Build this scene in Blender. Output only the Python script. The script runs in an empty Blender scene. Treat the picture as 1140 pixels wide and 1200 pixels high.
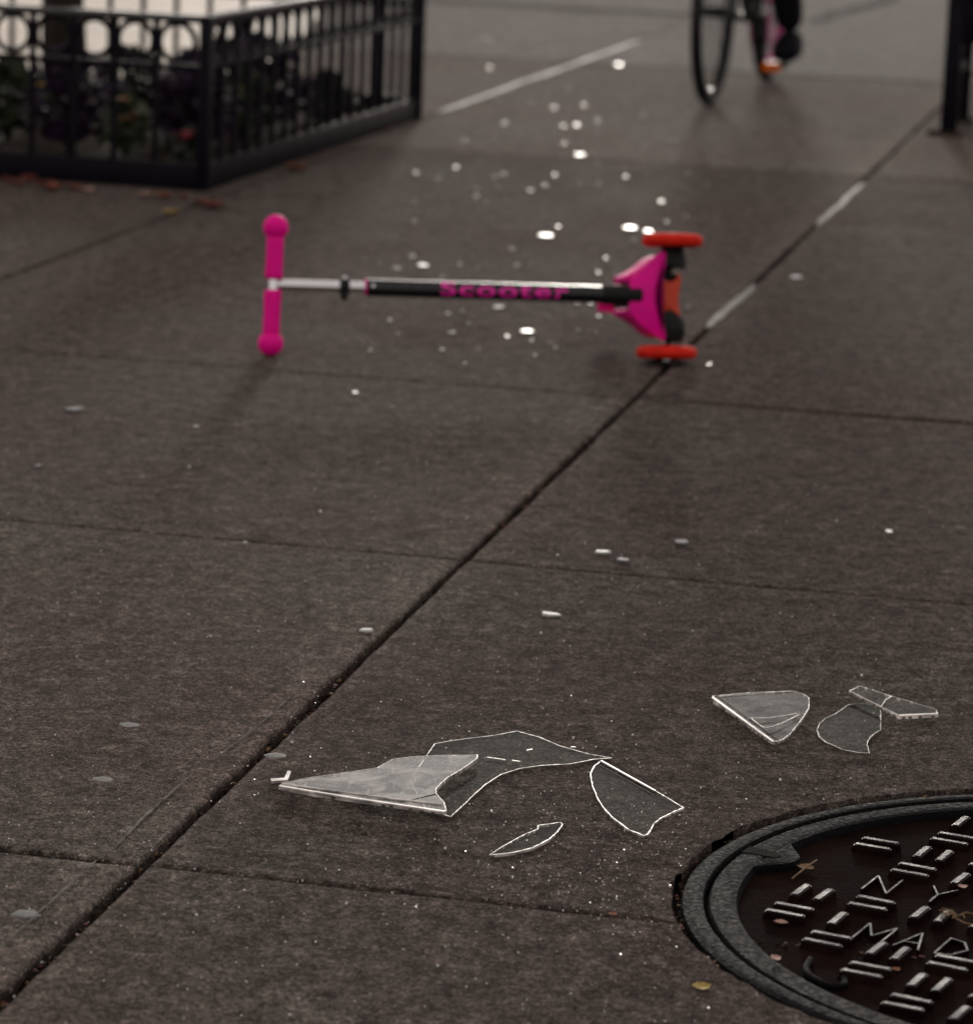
import bpy, bmesh, math, random
from mathutils import Vector, Matrix, noise
R = math.radians
rnd = random.Random(7)
S = bpy.context.scene
C = S.collection

# ------------------------------------------------------------------ camera
FPX, TH, RO, PHI, CAMH = 4003.0, 0.212696, 0.039333, 0.209468, 1.14
cam = bpy.data.cameras.new('camera'); co = bpy.data.objects.new('camera', cam); C.objects.link(co)
cam.sensor_fit = 'HORIZONTAL'; cam.sensor_width = 36; cam.lens = FPX/1140*36
fw = Vector((0, math.cos(TH), -math.sin(TH))); up0 = Vector((0, math.sin(TH), math.cos(TH))); rt0 = Vector((1, 0, 0))
c_, s_ = math.cos(RO), math.sin(RO)
rt = rt0*c_ + up0*s_; up = -rt0*s_ + up0*c_
co.matrix_world = Matrix(((rt.x, up.x, -fw.x, 0), (rt.y, up.y, -fw.y, 0), (rt.z, up.z, -fw.z, CAMH), (0, 0, 0, 1)))
cam.clip_start = .05; cam.clip_end = 2000
cam.dof.use_dof = True; cam.dof.focus_distance = 3.95; cam.dof.aperture_fstop = 7.3
S.camera = co

# ------------------------------------------------------------------ world, sun, exposure
SUN_EL, SUN_AZ = R(8.5), R(3)          # low light from straight behind the scene; azimuth from +Y towards +X
w = bpy.data.worlds.new('World'); S.world = w; w.use_nodes = True
nt = w.node_tree; nt.nodes.clear()
sky = nt.nodes.new('ShaderNodeTexSky'); sky.sky_type = 'NISHITA'; sky.sun_disc = False
sky.sun_elevation = SUN_EL; sky.sun_rotation = SUN_AZ; sky.dust_density = 2.0
hs = nt.nodes.new('ShaderNodeHueSaturation'); hs.inputs['Saturation'].default_value = .22
bg = nt.nodes.new('ShaderNodeBackground'); bg.inputs['Strength'].default_value = .06
wo = nt.nodes.new('ShaderNodeOutputWorld')
mxw = nt.nodes.new('ShaderNodeMix'); mxw.data_type = 'RGBA'; mxw.inputs[0].default_value = .68      # warm constant added to the sky as even fill
mxw.inputs[7].default_value = (5.2, 4.6, 4.3, 1)
nt.links.new(sky.outputs[0], hs.inputs['Color']); nt.links.new(hs.outputs[0], mxw.inputs[6]); nt.links.new(mxw.outputs[2], bg.inputs[0]); nt.links.new(bg.outputs[0], wo.inputs[0])
sl = bpy.data.lights.new('sun', 'SUN'); so = bpy.data.objects.new('sun', sl); C.objects.link(so)
sl.energy = 0.50; sl.angle = R(4.5); sl.color = (1.0, .93, .84)
sd = Vector((math.sin(SUN_AZ)*math.cos(SUN_EL), math.cos(SUN_AZ)*math.cos(SUN_EL), math.sin(SUN_EL)))
so.rotation_euler = sd.to_track_quat('Z', 'Y').to_euler()
S.view_settings.view_transform = 'Standard'; S.view_settings.look = 'None'
S.view_settings.exposure = 1.22; S.view_settings.gamma = 1
S.render.engine = 'CYCLES'
S.cycles.max_bounces = 8; S.cycles.transparent_max_bounces = 24
S.cycles.sample_clamp_indirect = 4; S.cycles.sample_clamp_direct = 12
S.cycles.caustics_reflective = False; S.cycles.caustics_refractive = False

def g(px, py, z=0.0):
    """photograph pixel -> point of the horizontal plane at height z"""
    x = (px-570)/FPX; y = -(py-600)/FPX
    xr = c_*x - s_*y; yr = s_*x + c_*y
    d = Vector((xr, math.cos(TH)+yr*math.sin(TH), -math.sin(TH)+yr*math.cos(TH)))
    t = (z-CAMH)/d.z
    return Vector((d.x*t, d.y*t, z))
UA = Vector((math.sin(PHI), math.cos(PHI), 0)); UB = Vector((math.cos(PHI), -math.sin(PHI), 0))
def ab(b, a, z=0): return UB*b + UA*a + Vector((0, 0, z))
GR = -PHI   # rotation of the paving grid about Z

# ------------------------------------------------------------------ materials
def mat(name, col=(.5, .5, .5), rough=.5, metal=0, spec=.5, var=0, vs=20, bump=0, bs=80, rvar=0, coat=0, sss=0, obj=True):
    m = bpy.data.materials.new(name); m.use_nodes = True; n = m.node_tree; b = n.nodes['Principled BSDF']
    b.inputs['Base Color'].default_value = (*col, 1); b.inputs['Roughness'].default_value = rough
    b.inputs['Metallic'].default_value = metal; b.inputs['Specular IOR Level'].default_value = spec
    b.inputs['Coat Weight'].default_value = coat; b.inputs['Coat Roughness'].default_value = .1
    if sss: b.inputs['Subsurface Weight'].default_value = sss; b.inputs['Subsurface Scale'].default_value = .01
    tc = n.nodes.new('ShaderNodeTexCoord')
    if var or rvar:
        t = n.nodes.new('ShaderNodeTexNoise'); t.inputs['Scale'].default_value = vs; t.inputs['Detail'].default_value = 6
        n.links.new(tc.outputs['Object'], t.inputs['Vector'])
        if var:
            r = n.nodes.new('ShaderNodeMapRange'); r.inputs['From Min'].default_value = .3; r.inputs['From Max'].default_value = .7
            r.inputs['To Min'].default_value = 1-var; r.inputs['To Max'].default_value = 1+var
            n.links.new(t.outputs[0], r.inputs[0])
            v = n.nodes.new('ShaderNodeVectorMath'); v.operation = 'SCALE'; v.inputs[0].default_value = col
            n.links.new(r.outputs[0], v.inputs['Scale']); n.links.new(v.outputs[0], b.inputs['Base Color'])
        if rvar:
            r = n.nodes.new('ShaderNodeMapRange'); r.inputs['From Min'].default_value = .3; r.inputs['From Max'].default_value = .7
            r.inputs['To Min'].default_value = max(.03, rough-rvar); r.inputs['To Max'].default_value = min(1, rough+rvar)
            n.links.new(t.outputs[0], r.inputs[0]); n.links.new(r.outputs[0], b.inputs['Roughness'])
    if bump:
        t = n.nodes.new('ShaderNodeTexNoise'); t.inputs['Scale'].default_value = bs; t.inputs['Detail'].default_value = 5
        n.links.new(tc.outputs['Object'], t.inputs['Vector'])
        bp = n.nodes.new('ShaderNodeBump'); bp.inputs['Strength'].default_value = bump; bp.inputs['Distance'].default_value = .003
        n.links.new(t.outputs[0], bp.inputs['Height']); n.links.new(bp.outputs[0], b.inputs['Normal'])
    return m

def concrete():
    m = bpy.data.materials.new('sidewalk_concrete'); m.use_nodes = True; n = m.node_tree; L = n.links
    b = n.nodes['Principled BSDF']
    tc = n.nodes.new('ShaderNodeTexCoord')
    def noi(s, d=5, ro=.55, dist=0):
        t = n.nodes.new('ShaderNodeTexNoise'); t.inputs['Scale'].default_value = s; t.inputs['Detail'].default_value = d
        t.inputs['Roughness'].default_value = ro; t.inputs['Distortion'].default_value = dist
        L.new(tc.outputs['Object'], t.inputs['Vector']); return t.outputs[0]
    def mr(src, a, b_, c, d):
        r = n.nodes.new('ShaderNodeMapRange'); r.clamp = True
        for i, v in zip((1, 2, 3, 4), (a, b_, c, d)): r.inputs[i].default_value = v
        L.new(src, r.inputs[0]); return r.outputs[0]
    def mul(a, b_):
        k = n.nodes.new('ShaderNodeMath'); k.operation = 'MULTIPLY'; L.new(a, k.inputs[0]); L.new(b_, k.inputs[1]); return k.outputs[0]
    def mix(f, c1, c2):
        k = n.nodes.new('ShaderNodeMix'); k.data_type = 'RGBA'; L.new(f, k.inputs[0])
        for i, c in ((6, c1), (7, c2)):
            if isinstance(c, tuple): k.inputs[i].default_value = (*c, 1)
            else: L.new(c, k.inputs[i])
        return k.outputs[2]
    big = noi(.9, 4); mg = noi(75, 8, .85); cg = noi(22, 9, .8); mid = noi(4.5, 6, .6, .4); sm = noi(28, 5, .65); fine = noi(420, 3, .7); grit = noi(1100, 2, .6)
    col = mix(mr(mid, .35, .68, 0, 1), CON_A, CON_B)
    col = mix(mr(big, .42, .58, 0, .9), col, CON_C)          # pinkish brown patches
    pale = mix(mr(sm, .56, .78, 0, .30), col, CON_P)       # rubbed pale flecks
    at0 = n.nodes.new('ShaderNodeAttribute'); at0.attribute_name = 'tint'
    pale = mix(mr(at0.outputs['Fac'], 1.25, 2.2, 0, .9), pale, (.066, .0635, .060))      # far flags, painted brighter for the glare there, turn greyer
    tone = mul(mul(mr(fine, .38, .62, .50, 1.6), mr(grit, .36, .64, .40, 1.75)), mr(sm, .35, .65, .80, 1.18))
    for sc_, lo, hi in ((340, .50, 1.52), (150, .66, 1.36)):      # aggregate: one random tone per grain
        vg = n.nodes.new('ShaderNodeTexVoronoi'); vg.inputs['Scale'].default_value = sc_; L.new(tc.outputs['Object'], vg.inputs['Vector'])
        se = n.nodes.new('ShaderNodeSeparateColor'); L.new(vg.outputs['Color'], se.inputs[0]); tone = mul(tone, mr(se.outputs[0], 0, 1, lo, hi))
    dt = n.nodes.new('ShaderNodeVectorMath'); dt.operation = 'DOT_PRODUCT'; L.new(tc.outputs['Object'], dt.inputs[0]); dt.inputs[1].default_value = UB   # worn, paler margins of the wide joint
    ad = n.nodes.new('ShaderNodeMath'); ad.operation = 'ADD'; L.new(dt.outputs['Value'], ad.inputs[0]); ad.inputs[1].default_value = 1.075
    ab_ = n.nodes.new('ShaderNodeMath'); ab_.operation = 'ABSOLUTE'; L.new(ad.outputs[0], ab_.inputs[0]); tone = mul(tone, mr(ab_.outputs[0], .03, .09, 1.22, 1))
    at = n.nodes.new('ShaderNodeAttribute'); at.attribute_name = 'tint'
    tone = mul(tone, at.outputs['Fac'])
    v = n.nodes.new('ShaderNodeVectorMath'); v.operation = 'SCALE'; tone = mul(tone, mul(mr(mg, .36, .64, .66, 1.36), mr(cg, .38, .62, .62, 1.40))); L.new(pale, v.inputs[0]); L.new(tone, v.inputs['Scale'])
    # dark aggregate pits
    vo = n.nodes.new('ShaderNodeTexVoronoi'); vo.inputs['Scale'].default_value = 160; L.new(tc.outputs['Object'], vo.inputs['Vector'])
    pit = mr(vo.outputs['Distance'], .05, .2, .45, 1)
    gate = mr(noi(60, 2), .5, .6, 1, 0)
    mx = n.nodes.new('ShaderNodeMath'); mx.operation = 'MAXIMUM'; L.new(pit, mx.inputs[0]); L.new(gate, mx.inputs[1])
    v2 = n.nodes.new('ShaderNodeVectorMath'); v2.operation = 'SCALE'; L.new(v.outputs[0], v2.inputs[0]); L.new(mx.outputs[0], v2.inputs['Scale'])
    L.new(v2.outputs[0], b.inputs['Base Color'])
    L.new(mr(mid, .35, .65, .88, 1.0), b.inputs['Roughness'])
    b.inputs['Specular IOR Level'].default_value = .028
    b1 = n.nodes.new('ShaderNodeBump'); b1.inputs['Strength'].default_value = .8; b1.inputs['Distance'].default_value = .0015; L.new(fine, b1.inputs['Height'])
    b2 = n.nodes.new('ShaderNodeBump'); b2.inputs['Strength'].default_value = .15; b2.inputs['Distance'].default_value = .0008; L.new(sm, b2.inputs['Height'])
    L.new(b1.outputs[0], b2.inputs['Normal']); L.new(b2.outputs[0], b.inputs['Normal'])
    return m
CON_A, CON_B, CON_C, CON_P = (.0660, .0548, .0480), (.0970, .0835, .0745), (.0770, .0585, .0525), (.175, .162, .152)

def glass(dust_sheen=.06, tint=(.95, .975, .955), name='clear_acrylic', gc=.11, vs=22, bmp=.04):
    m = bpy.data.materials.new(name); m.use_nodes = True; n = m.node_tree; L = n.links
    n.nodes.remove(n.nodes['Principled BSDF']); out = n.nodes['Material Output']
    tr = n.nodes.new('ShaderNodeBsdfTransparent'); tr.inputs[0].default_value = (*tint, 1)
    gl = n.nodes.new('ShaderNodeBsdfAnisotropic') if False else n.nodes.new('ShaderNodeBsdfGlossy')
    gl.inputs['Roughness'].default_value = .06; gl.inputs['Color'].default_value = (gc, gc*1.02, gc*1.06, 1)
    df = n.nodes.new('ShaderNodeBsdfDiffuse'); df.inputs[0].default_value = (.62, .62, .60, 1)  # pale film: some dust, and reflection painted in as pale patches
    fr = n.nodes.new('ShaderNodeFresnel'); fr.inputs[0].default_value = 1.25
    tc = n.nodes.new('ShaderNodeTexCoord')
    t = n.nodes.new('ShaderNodeTexNoise'); t.inputs['Scale'].default_value = vs; t.inputs['Detail'].default_value = 7; t.inputs['Distortion'].default_value = 1.2
    L.new(tc.outputs['Object'], t.inputs['Vector'])
    mp = n.nodes.new('ShaderNodeMapping'); mp.inputs['Rotation'].default_value = (0, 0, .5); mp.inputs['Scale'].default_value = (40, 7, 1); L.new(tc.outputs['Object'], mp.inputs[0])
    t2 = n.nodes.new('ShaderNodeTexNoise'); t2.inputs['Scale'].default_value = 3; t2.inputs['Detail'].default_value = 5; L.new(mp.outputs[0], t2.inputs['Vector'])
    r = n.nodes.new('ShaderNodeMapRange'); r.inputs[1].default_value = .42; r.inputs[2].default_value = .66; r.inputs[3].default_value = dust_sheen*.12; r.inputs[4].default_value = dust_sheen*2.6
    L.new(t.outputs[0], r.inputs[0])
    r2 = n.nodes.new('ShaderNodeMapRange'); r2.inputs[1].default_value = .58; r2.inputs[2].default_value = .75; r2.inputs[3].default_value = 0; r2.inputs[4].default_value = dust_sheen*1.5
    L.new(t2.outputs[0], r2.inputs[0])
    ad = n.nodes.new('ShaderNodeMath'); L.new(r.outputs[0], ad.inputs[0]); L.new(r2.outputs[0], ad.inputs[1])
    m1 = n.nodes.new('ShaderNodeMixShader'); gm_ = n.nodes.new('ShaderNodeNewGeometry'); bf = n.nodes.new('ShaderNodeMath'); bf.operation = 'SUBTRACT'; bf.inputs[0].default_value = 1; L.new(gm_.outputs['Backfacing'], bf.inputs[1])
    ff = n.nodes.new('ShaderNodeMath'); ff.operation = 'MULTIPLY'; L.new(fr.outputs[0], ff.inputs[0]); L.new(bf.outputs[0], ff.inputs[1]); L.new(ff.outputs[0], m1.inputs[0]); L.new(tr.outputs[0], m1.inputs[1]); L.new(gl.outputs[0], m1.inputs[2])
    m2 = n.nodes.new('ShaderNodeMixShader'); L.new(ad.outputs[0], m2.inputs[0]); L.new(m1.outputs[0], m2.inputs[1]); L.new(df.outputs[0], m2.inputs[2])
    bp = n.nodes.new('ShaderNodeBump'); bp.inputs['Strength'].default_value = bmp; bp.inputs['Distance'].default_value = .001; L.new(t.outputs[0], bp.inputs['Height'])
    L.new(bp.outputs[0], gl.inputs['Normal'])
    L.new(m2.outputs[0], out.inputs[0]); return m

M = {}
M['concrete'] = concrete()
M['dirt'] = mat('joint_dirt', (.012, .010, .009), .9, var=.5, vs=150, bump=.8, bs=300, spec=.1)
M['sealant'] = mat('joint_mortar', (.165, .165, .16), .7, var=.7, vs=7, bump=.4, bs=200)
M['sealant_dull'] = mat('old_mortar', (.078, .075, .069), .7, var=.7, vs=12)
M['crack'] = mat('crack_dirt', (.03, .026, .024), .9, var=.4, vs=90, spec=.1)
M['scratch'] = mat('scored_line', (.15, .142, .135), .9, var=.6, vs=40, spec=.05)
M['paving_lit'] = mat('painted_light_paving', (.50, .435, .35), .5, var=.25, vs=3, bump=.3, bs=60)  # ground lit behind the fence, its brightness put into the colour
M['asphalt'] = mat('asphalt', (.045, .045, .046), .8, var=.3, vs=50, bump=.5, bs=200)
M['gum'] = mat('old_gum', (.125, .127, .125), .75, var=.35, vs=160, bump=.4, bs=300)
M['iron'] = mat('cast_iron', (.0032, .0032, .0042), .72, metal=0, spec=.10, var=.7, vs=200, bump=1.0, bs=230, rvar=.16)
M['iron_worn'] = mat('worn_iron_bar', (.017, .018, .023), .42, metal=0, spec=.28, var=.9, vs=30, bump=1.0, bs=330, rvar=.14)
M['iron_wet'] = mat('wet_rusty_iron', (.0110, .0056, .0044), .92, metal=.0, spec=.012, var=.6, vs=14, bump=.9, bs=200, rvar=.12)
M['rail'] = mat('worn_black_rail', (.02, .02, .022), .22, spec=.9)
M['fence'] = mat('black_painted_steel', (.0055, .0042, .0080), .5, spec=.11, var=.3, vs=20, rvar=.08)
M['soil'] = mat('soil', (.030, .020, .014), .95, var=.6, vs=30, bump=1, bs=60, spec=.1)
M['bark'] = mat('bark', (.030, .024, .020), .9, var=.5, vs=30, bump=1, bs=60, spec=.1)
M['leaf_dark'] = mat('dark_foliage', (.014, .018, .011), .6, var=.5, vs=20)
M['leaf_green'] = mat('green_foliage', (.030, .042, .018), .55, var=.5, vs=20)
M['leaf_purple'] = mat('purple_foliage', (.020, .006, .030), .6, var=.6, vs=20)
M['petal_red'] = mat('red_petal', (.35, .02, .05), .6, var=.3)
M['petal_orange'] = mat('orange_petal', (.30, .12, .03), .6, var=.3)
M['petal_yellow'] = mat('yellow_petal', (.40, .26, .04), .6, var=.3)
M['fall_red'] = mat('red_fallen_leaf', (.12, .022, .013), .7, var=.4, vs=60)
M['fall_orange'] = mat('orange_fallen_leaf', (.22, .07, .025), .7, var=.4, vs=60)
M['fall_yellow'] = mat('yellow_fallen_leaf', (.38, .26, .05), .7, var=.4, vs=60)
M['fall_pink'] = mat('pale_fallen_petal', (.42, .25, .20), .6, var=.3, vs=60)
M['twig'] = mat('dry_grass', (.20, .12, .055), .8, var=.3, vs=60)
M['magenta'] = mat('magenta_plastic', (.93, .003, .33), .45, spec=.18, var=.10, vs=35, rvar=.12, sss=.0)
M['magenta_rub'] = mat('magenta_rubber', (.95, .003, .31), .55, spec=.15)
M['redwheel'] = mat('red_orange_wheel', (.75, .022, .010), .6, spec=.15, var=.12, vs=60)
M['orange_pl'] = mat('orange_red_plastic', (.60, .05, .018), .45, spec=.35)
M['blackpl'] = mat('black_plastic', (.008, .009, .009), .5, spec=.2)
M['blackglo'] = mat('black_tube_decal', (.006, .006, .008), .22, spec=.5)
M['chrome'] = mat('brushed_aluminium', (.80, .80, .82), .20, metal=1, rvar=.05, vs=40)
M['letter'] = mat('magenta_print', (1.0, .02, .46), .5)
M['tyre'] = mat('bicycle_tyre', (.010, .010, .011), .6, spec=.3)
M['rim'] = mat('black_rim', (.02, .02, .022), .3, metal=.6)
M['rim_pink'] = mat('pink_rim', (.50, .04, .22), .4, spec=.4)
M['frame_pt'] = mat('bicycle_paint', (.010, .010, .013), .3, coat=.5)
M['shoe'] = mat('black_shoe', (.006, .006, .009), .7, spec=.08)
M['trouser'] = mat('dark_trousers', (.010, .010, .013), .9, spec=.1, var=.2)
M['coat'] = mat('dark_jacket', (.016, .016, .022), .85, spec=.1, var=.2)
M['skin'] = mat('skin', (.42, .26, .19), .5)
M['hair'] = mat('hair', (.02, .014, .01), .6)
M['reflector'] = mat('orange_reflector', (.95, .17, .0), .6, spec=.1)
M['wood'] = mat('dark_bench_slats', (.022, .016, .020), .6, var=.3, vs=20)
M['glass'] = glass(.007)
M['glass_sheen'] = glass(.48, gc=.8, vs=19, name='scuff_sheen_acrylic')  # pale film paints the blotchy sky reflection into the largest shard
M['glass_dust_sheen'] = glass(.13, gc=.35, vs=16, name='dust_sheen_acrylic')
M['edge'] = mat('acrylic_edge', (.58, .535, .51), .30, spec=.6, var=.75, vs=45)  # glow of the broken edges painted in as a pale colour
M['edge_dim'] = mat('acrylic_edge_dim', (.15, .13, .115), .35, spec=.4, var=.6, vs=60)  # dimmed copy of the edge colour, also used for facets painted as shaded
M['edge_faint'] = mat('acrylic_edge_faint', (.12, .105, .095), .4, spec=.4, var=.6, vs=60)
M['frag'] = mat('frosted_fragment', (.34, .36, .37), .36, spec=.42)
M['underside'] = bpy.data.materials.new('clear_underside'); M['underside'].use_nodes = True; _n = M['underside'].node_tree; _n.nodes.remove(_n.nodes['Principled BSDF'])
_t = _n.nodes.new('ShaderNodeBsdfTransparent'); _t.inputs[0].default_value = (.97, .98, .975, 1); _n.links.new(_t.outputs[0], _n.nodes['Material Output'].inputs[0])
M['frag_bright'] = mat('bright_fragment', (.75, .76, .76), .2, spec=.9)
M['frag_grey'] = mat('grey_fragment', (.17, .17, .18), .8, spec=.2)
M['frag_soft'] = mat('soft_white_fragment', (.55, .57, .57), .5, spec=.3)
M['frag_dull'] = mat('dull_fragment', (.22, .22, .23), .55, spec=.2)
M['grit'] = mat('glittering_grit', (.85, .85, .84), .25, spec=.8)

# ------------------------------------------------------------------ mesh helpers
def bm_new(): return bmesh.new()
def obj(name, bm, m=None, parent=None, smooth=False, loc=None, mats=None):
    me = bpy.data.meshes.new(name); bm.to_mesh(me); bm.free()
    for k in (mats or [m]): me.materials.append(k)
    if smooth:
        for p in me.polygons: p.use_smooth = True
        if smooth != 'all':
            try: me.set_sharp_from_angle(angle=R(40))
            except Exception: pass
    o = bpy.data.objects.new(name, me); C.objects.link(o)
    if parent: o.parent = parent
    if loc is not None: o.location = loc
    return o
def tag(o, label=None, cat=None, group=None, kind=None):
    if label: o['label'] = label
    if cat: o['category'] = cat
    if group: o['group'] = group
    if kind: o['kind'] = kind
    return o
def thing(name, loc, label, cat, group=None, rz=0):
    o = bpy.data.objects.new(name, None); C.objects.link(o); o.location = loc; o.rotation_euler = (0, 0, rz)
    o.empty_display_size = .1
    return tag(o, label, cat, group)
def frame_of(d):
    d = d.normalized(); u = Vector((0, 0, 1)) if abs(d.z) < .95 else Vector((1, 0, 0))
    s = d.cross(u).normalized(); t = s.cross(d).normalized(); return s, t
def tube(bm, p0, p1, r0, r1=None, n=16, caps=True):
    p0, p1 = Vector(p0), Vector(p1); r1 = r0 if r1 is None else r1; s, t = frame_of(p1-p0)
    A = [bm.verts.new(p0+(s*math.cos(k*2*math.pi/n)+t*math.sin(k*2*math.pi/n))*r0) for k in range(n)]
    B = [bm.verts.new(p1+(s*math.cos(k*2*math.pi/n)+t*math.sin(k*2*math.pi/n))*r1) for k in range(n)]
    for k in range(n): bm.faces.new((A[k], A[(k+1) % n], B[(k+1) % n], B[k]))
    if caps: bm.faces.new(A[::-1]); bm.faces.new(B)
def lathe(bm, p0, ax, prof, n=28, closed=False):
    """prof: list of (along, radius)"""
    p0 = Vector(p0); ax = Vector(ax).normalized(); s, t = frame_of(ax); rings = []
    for (h, r) in prof:
        rings.append([bm.verts.new(p0+ax*h+(s*math.cos(k*2*math.pi/n)+t*math.sin(k*2*math.pi/n))*max(r, 1e-5)) for k in range(n)])
    for A, B in zip(rings, rings[1:]+([rings[0]] if closed else [])):
        for k in range(n): bm.faces.new((A[k], A[(k+1) % n], B[(k+1) % n], B[k]))
    if not closed: bm.faces.new(rings[0][::-1]); bm.faces.new(rings[-1])
def path_tube(bm, pts, r, n=10, rs=None):
    pts = [Vector(p) for p in pts]; rings = []
    for i, p in enumerate(pts):
        d = (pts[min(i+1, len(pts)-1)]-pts[max(i-1, 0)]); s, t = frame_of(d); rr = rs[i] if rs else r
        rings.append([bm.verts.new(p+(s*math.cos(k*2*math.pi/n)+t*math.sin(k*2*math.pi/n))*rr) for k in range(n)])
    for A, B in zip(rings, rings[1:]):
        for k in range(n): bm.faces.new((A[k], A[(k+1) % n], B[(k+1) % n], B[k]))
    bm.faces.new(rings[0][::-1]); bm.faces.new(rings[-1])
def box(bm, c, s, rz=0, bev=0, rot=None):
    t = bm_new(); bmesh.ops.create_cube(t, size=1)
    for v in t.verts: v.co = Vector((v.co.x*s[0], v.co.y*s[1], v.co.z*s[2]))
    if bev: bmesh.ops.bevel(t, geom=list(t.edges), offset=bev, segments=2, affect='EDGES', profile=.5)
    mtx = Matrix.Translation(Vector(c)) @ (rot.to_4x4() if rot else Matrix.Rotation(rz, 4, 'Z'))
    t.transform(mtx); me = bpy.data.meshes.new('tmp'); t.to_mesh(me); t.free(); bm.from_mesh(me); bpy.data.meshes.remove(me)
def torus(bm, c, ax, R0, r, n=48, m=10, sq=1.0):
    c = Vector(c); ax = Vector(ax).normalized(); s, t = frame_of(ax); rings = []
    for i in range(n):
        a = 2*math.pi*i/n; d = s*math.cos(a)+t*math.sin(a)
        rings.append([bm.verts.new(c+d*(R0+r*math.cos(2*math.pi*j/m))+ax*(r*sq*math.sin(2*math.pi*j/m))) for j in range(m)])
    for i in range(n):
        A, B = rings[i], rings[(i+1) % n]
        for j in range(m): bm.faces.new((A[j], A[(j+1) % m], B[(j+1) % m], B[j]))
def prism(bm, pts, ext, bev=0):
    """pts: closed 3D outline, ext: extrusion vector"""
    t = bm_new(); f = t.faces.new([t.verts.new(p) for p in pts]); r = bmesh.ops.extrude_face_region(t, geom=[f])
    bmesh.ops.translate(t, verts=[v for v in r['geom'] if isinstance(v, bmesh.types.BMVert)], vec=ext)
    bmesh.ops.recalc_face_normals(t, faces=t.faces)
    if bev: bmesh.ops.bevel(t, geom=list(t.edges), offset=bev, segments=2, affect='EDGES', profile=.5)
    me = bpy.data.meshes.new('tmp'); t.to_mesh(me); t.free(); bm.from_mesh(me); bpy.data.meshes.remove(me)
def smooth_path(pts, k=4):
    """Catmull-Rom through 2D points"""
    P = [Vector((p[0], p[1], 0)) for p in pts]; out = []
    for i in range(len(P)-1):
        p0, p1, p2, p3 = P[max(i-1, 0)], P[i], P[i+1], P[min(i+2, len(P)-1)]
        for j in range(k):
            t = j/k
            out.append(.5*((2*p1)+(p2-p0)*t+(2*p0-5*p1+4*p2-p3)*t*t+(3*p1-p0-3*p2+p3)*t**3))
    out.append(P[-1]); return [(v.x, v.y) for v in out]

# ------------------------------------------------------------------ ground
bm = bm_new(); vs = [bm.verts.new(p) for p in ((-900, -300, -.02), (900, -300, -.02), (900, 1500, -.02), (-900, 1500, -.02))]; bm.faces.new(vs)
tag(obj('ground', bm, M['dirt']), kind='structure')

MH = Vector((.6856, 3.3838, 0)); MR = .4767
BJ = [-22.0, -18.8, -15.6, -12.2, -9.0, -5.85, -4.236, -2.646, -1.057, .533, 2.12, 3.71, 6.9, 10.1, 13.3, 16.5, 20.0]
AJ = [-6.0, -4.4, -2.8, -1.27, .25, 1.775, 3.299, 4.822, 6.271, 10.3, 13.79, 17.1, 20.3, 23.5, 27, 30.5, 34, 38, 42]
def slab_loop(b0, b1, a0, a1, near):
    """jittered outline of one flag, in grid coordinates"""
    pts = []; st = .025 if near else .5
    def side(p, q):
        L_ = math.dist(p, q); n_ = max(2, int(L_/st)); dx, dy = (q[0]-p[0])/L_, (q[1]-p[1])/L_
        for i in range(n_):
            t = i/n_; j = 0
            if near and 0 < i:
                x, y = p[0]+(q[0]-p[0])*t, p[1]+(q[1]-p[1])*t
                j = noise.noise(Vector((x*9, y*9, 3)))*.0028 + noise.noise(Vector((x*45, y*45, 8)))*.0016 + noise.noise(Vector((x*.9, y*.9, 1)))*.004
            pts.append((p[0]+(q[0]-p[0])*t-dy*j, p[1]+(q[1]-p[1])*t+dx*j))
    side((b0, a0), (b1, a0)); side((b1, a0), (b1, a1)); side((b1, a1), (b0, a1)); side((b0, a1), (b0, a0))
    return pts
def ring_inset(pts, d):
    n_ = len(pts); out = []
    for i in range(n_):
        p, q, r = pts[i-1], pts[i], pts[(i+1) % n_]
        tx, ty = r[0]-p[0], r[1]-p[1]; L_ = math.hypot(tx, ty) or 1
        out.append((q[0]-ty/L_*d, q[1]+tx/L_*d))
    return out
pave = bm_new(); tint = pave.verts.layers.float.new('tint')
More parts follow.
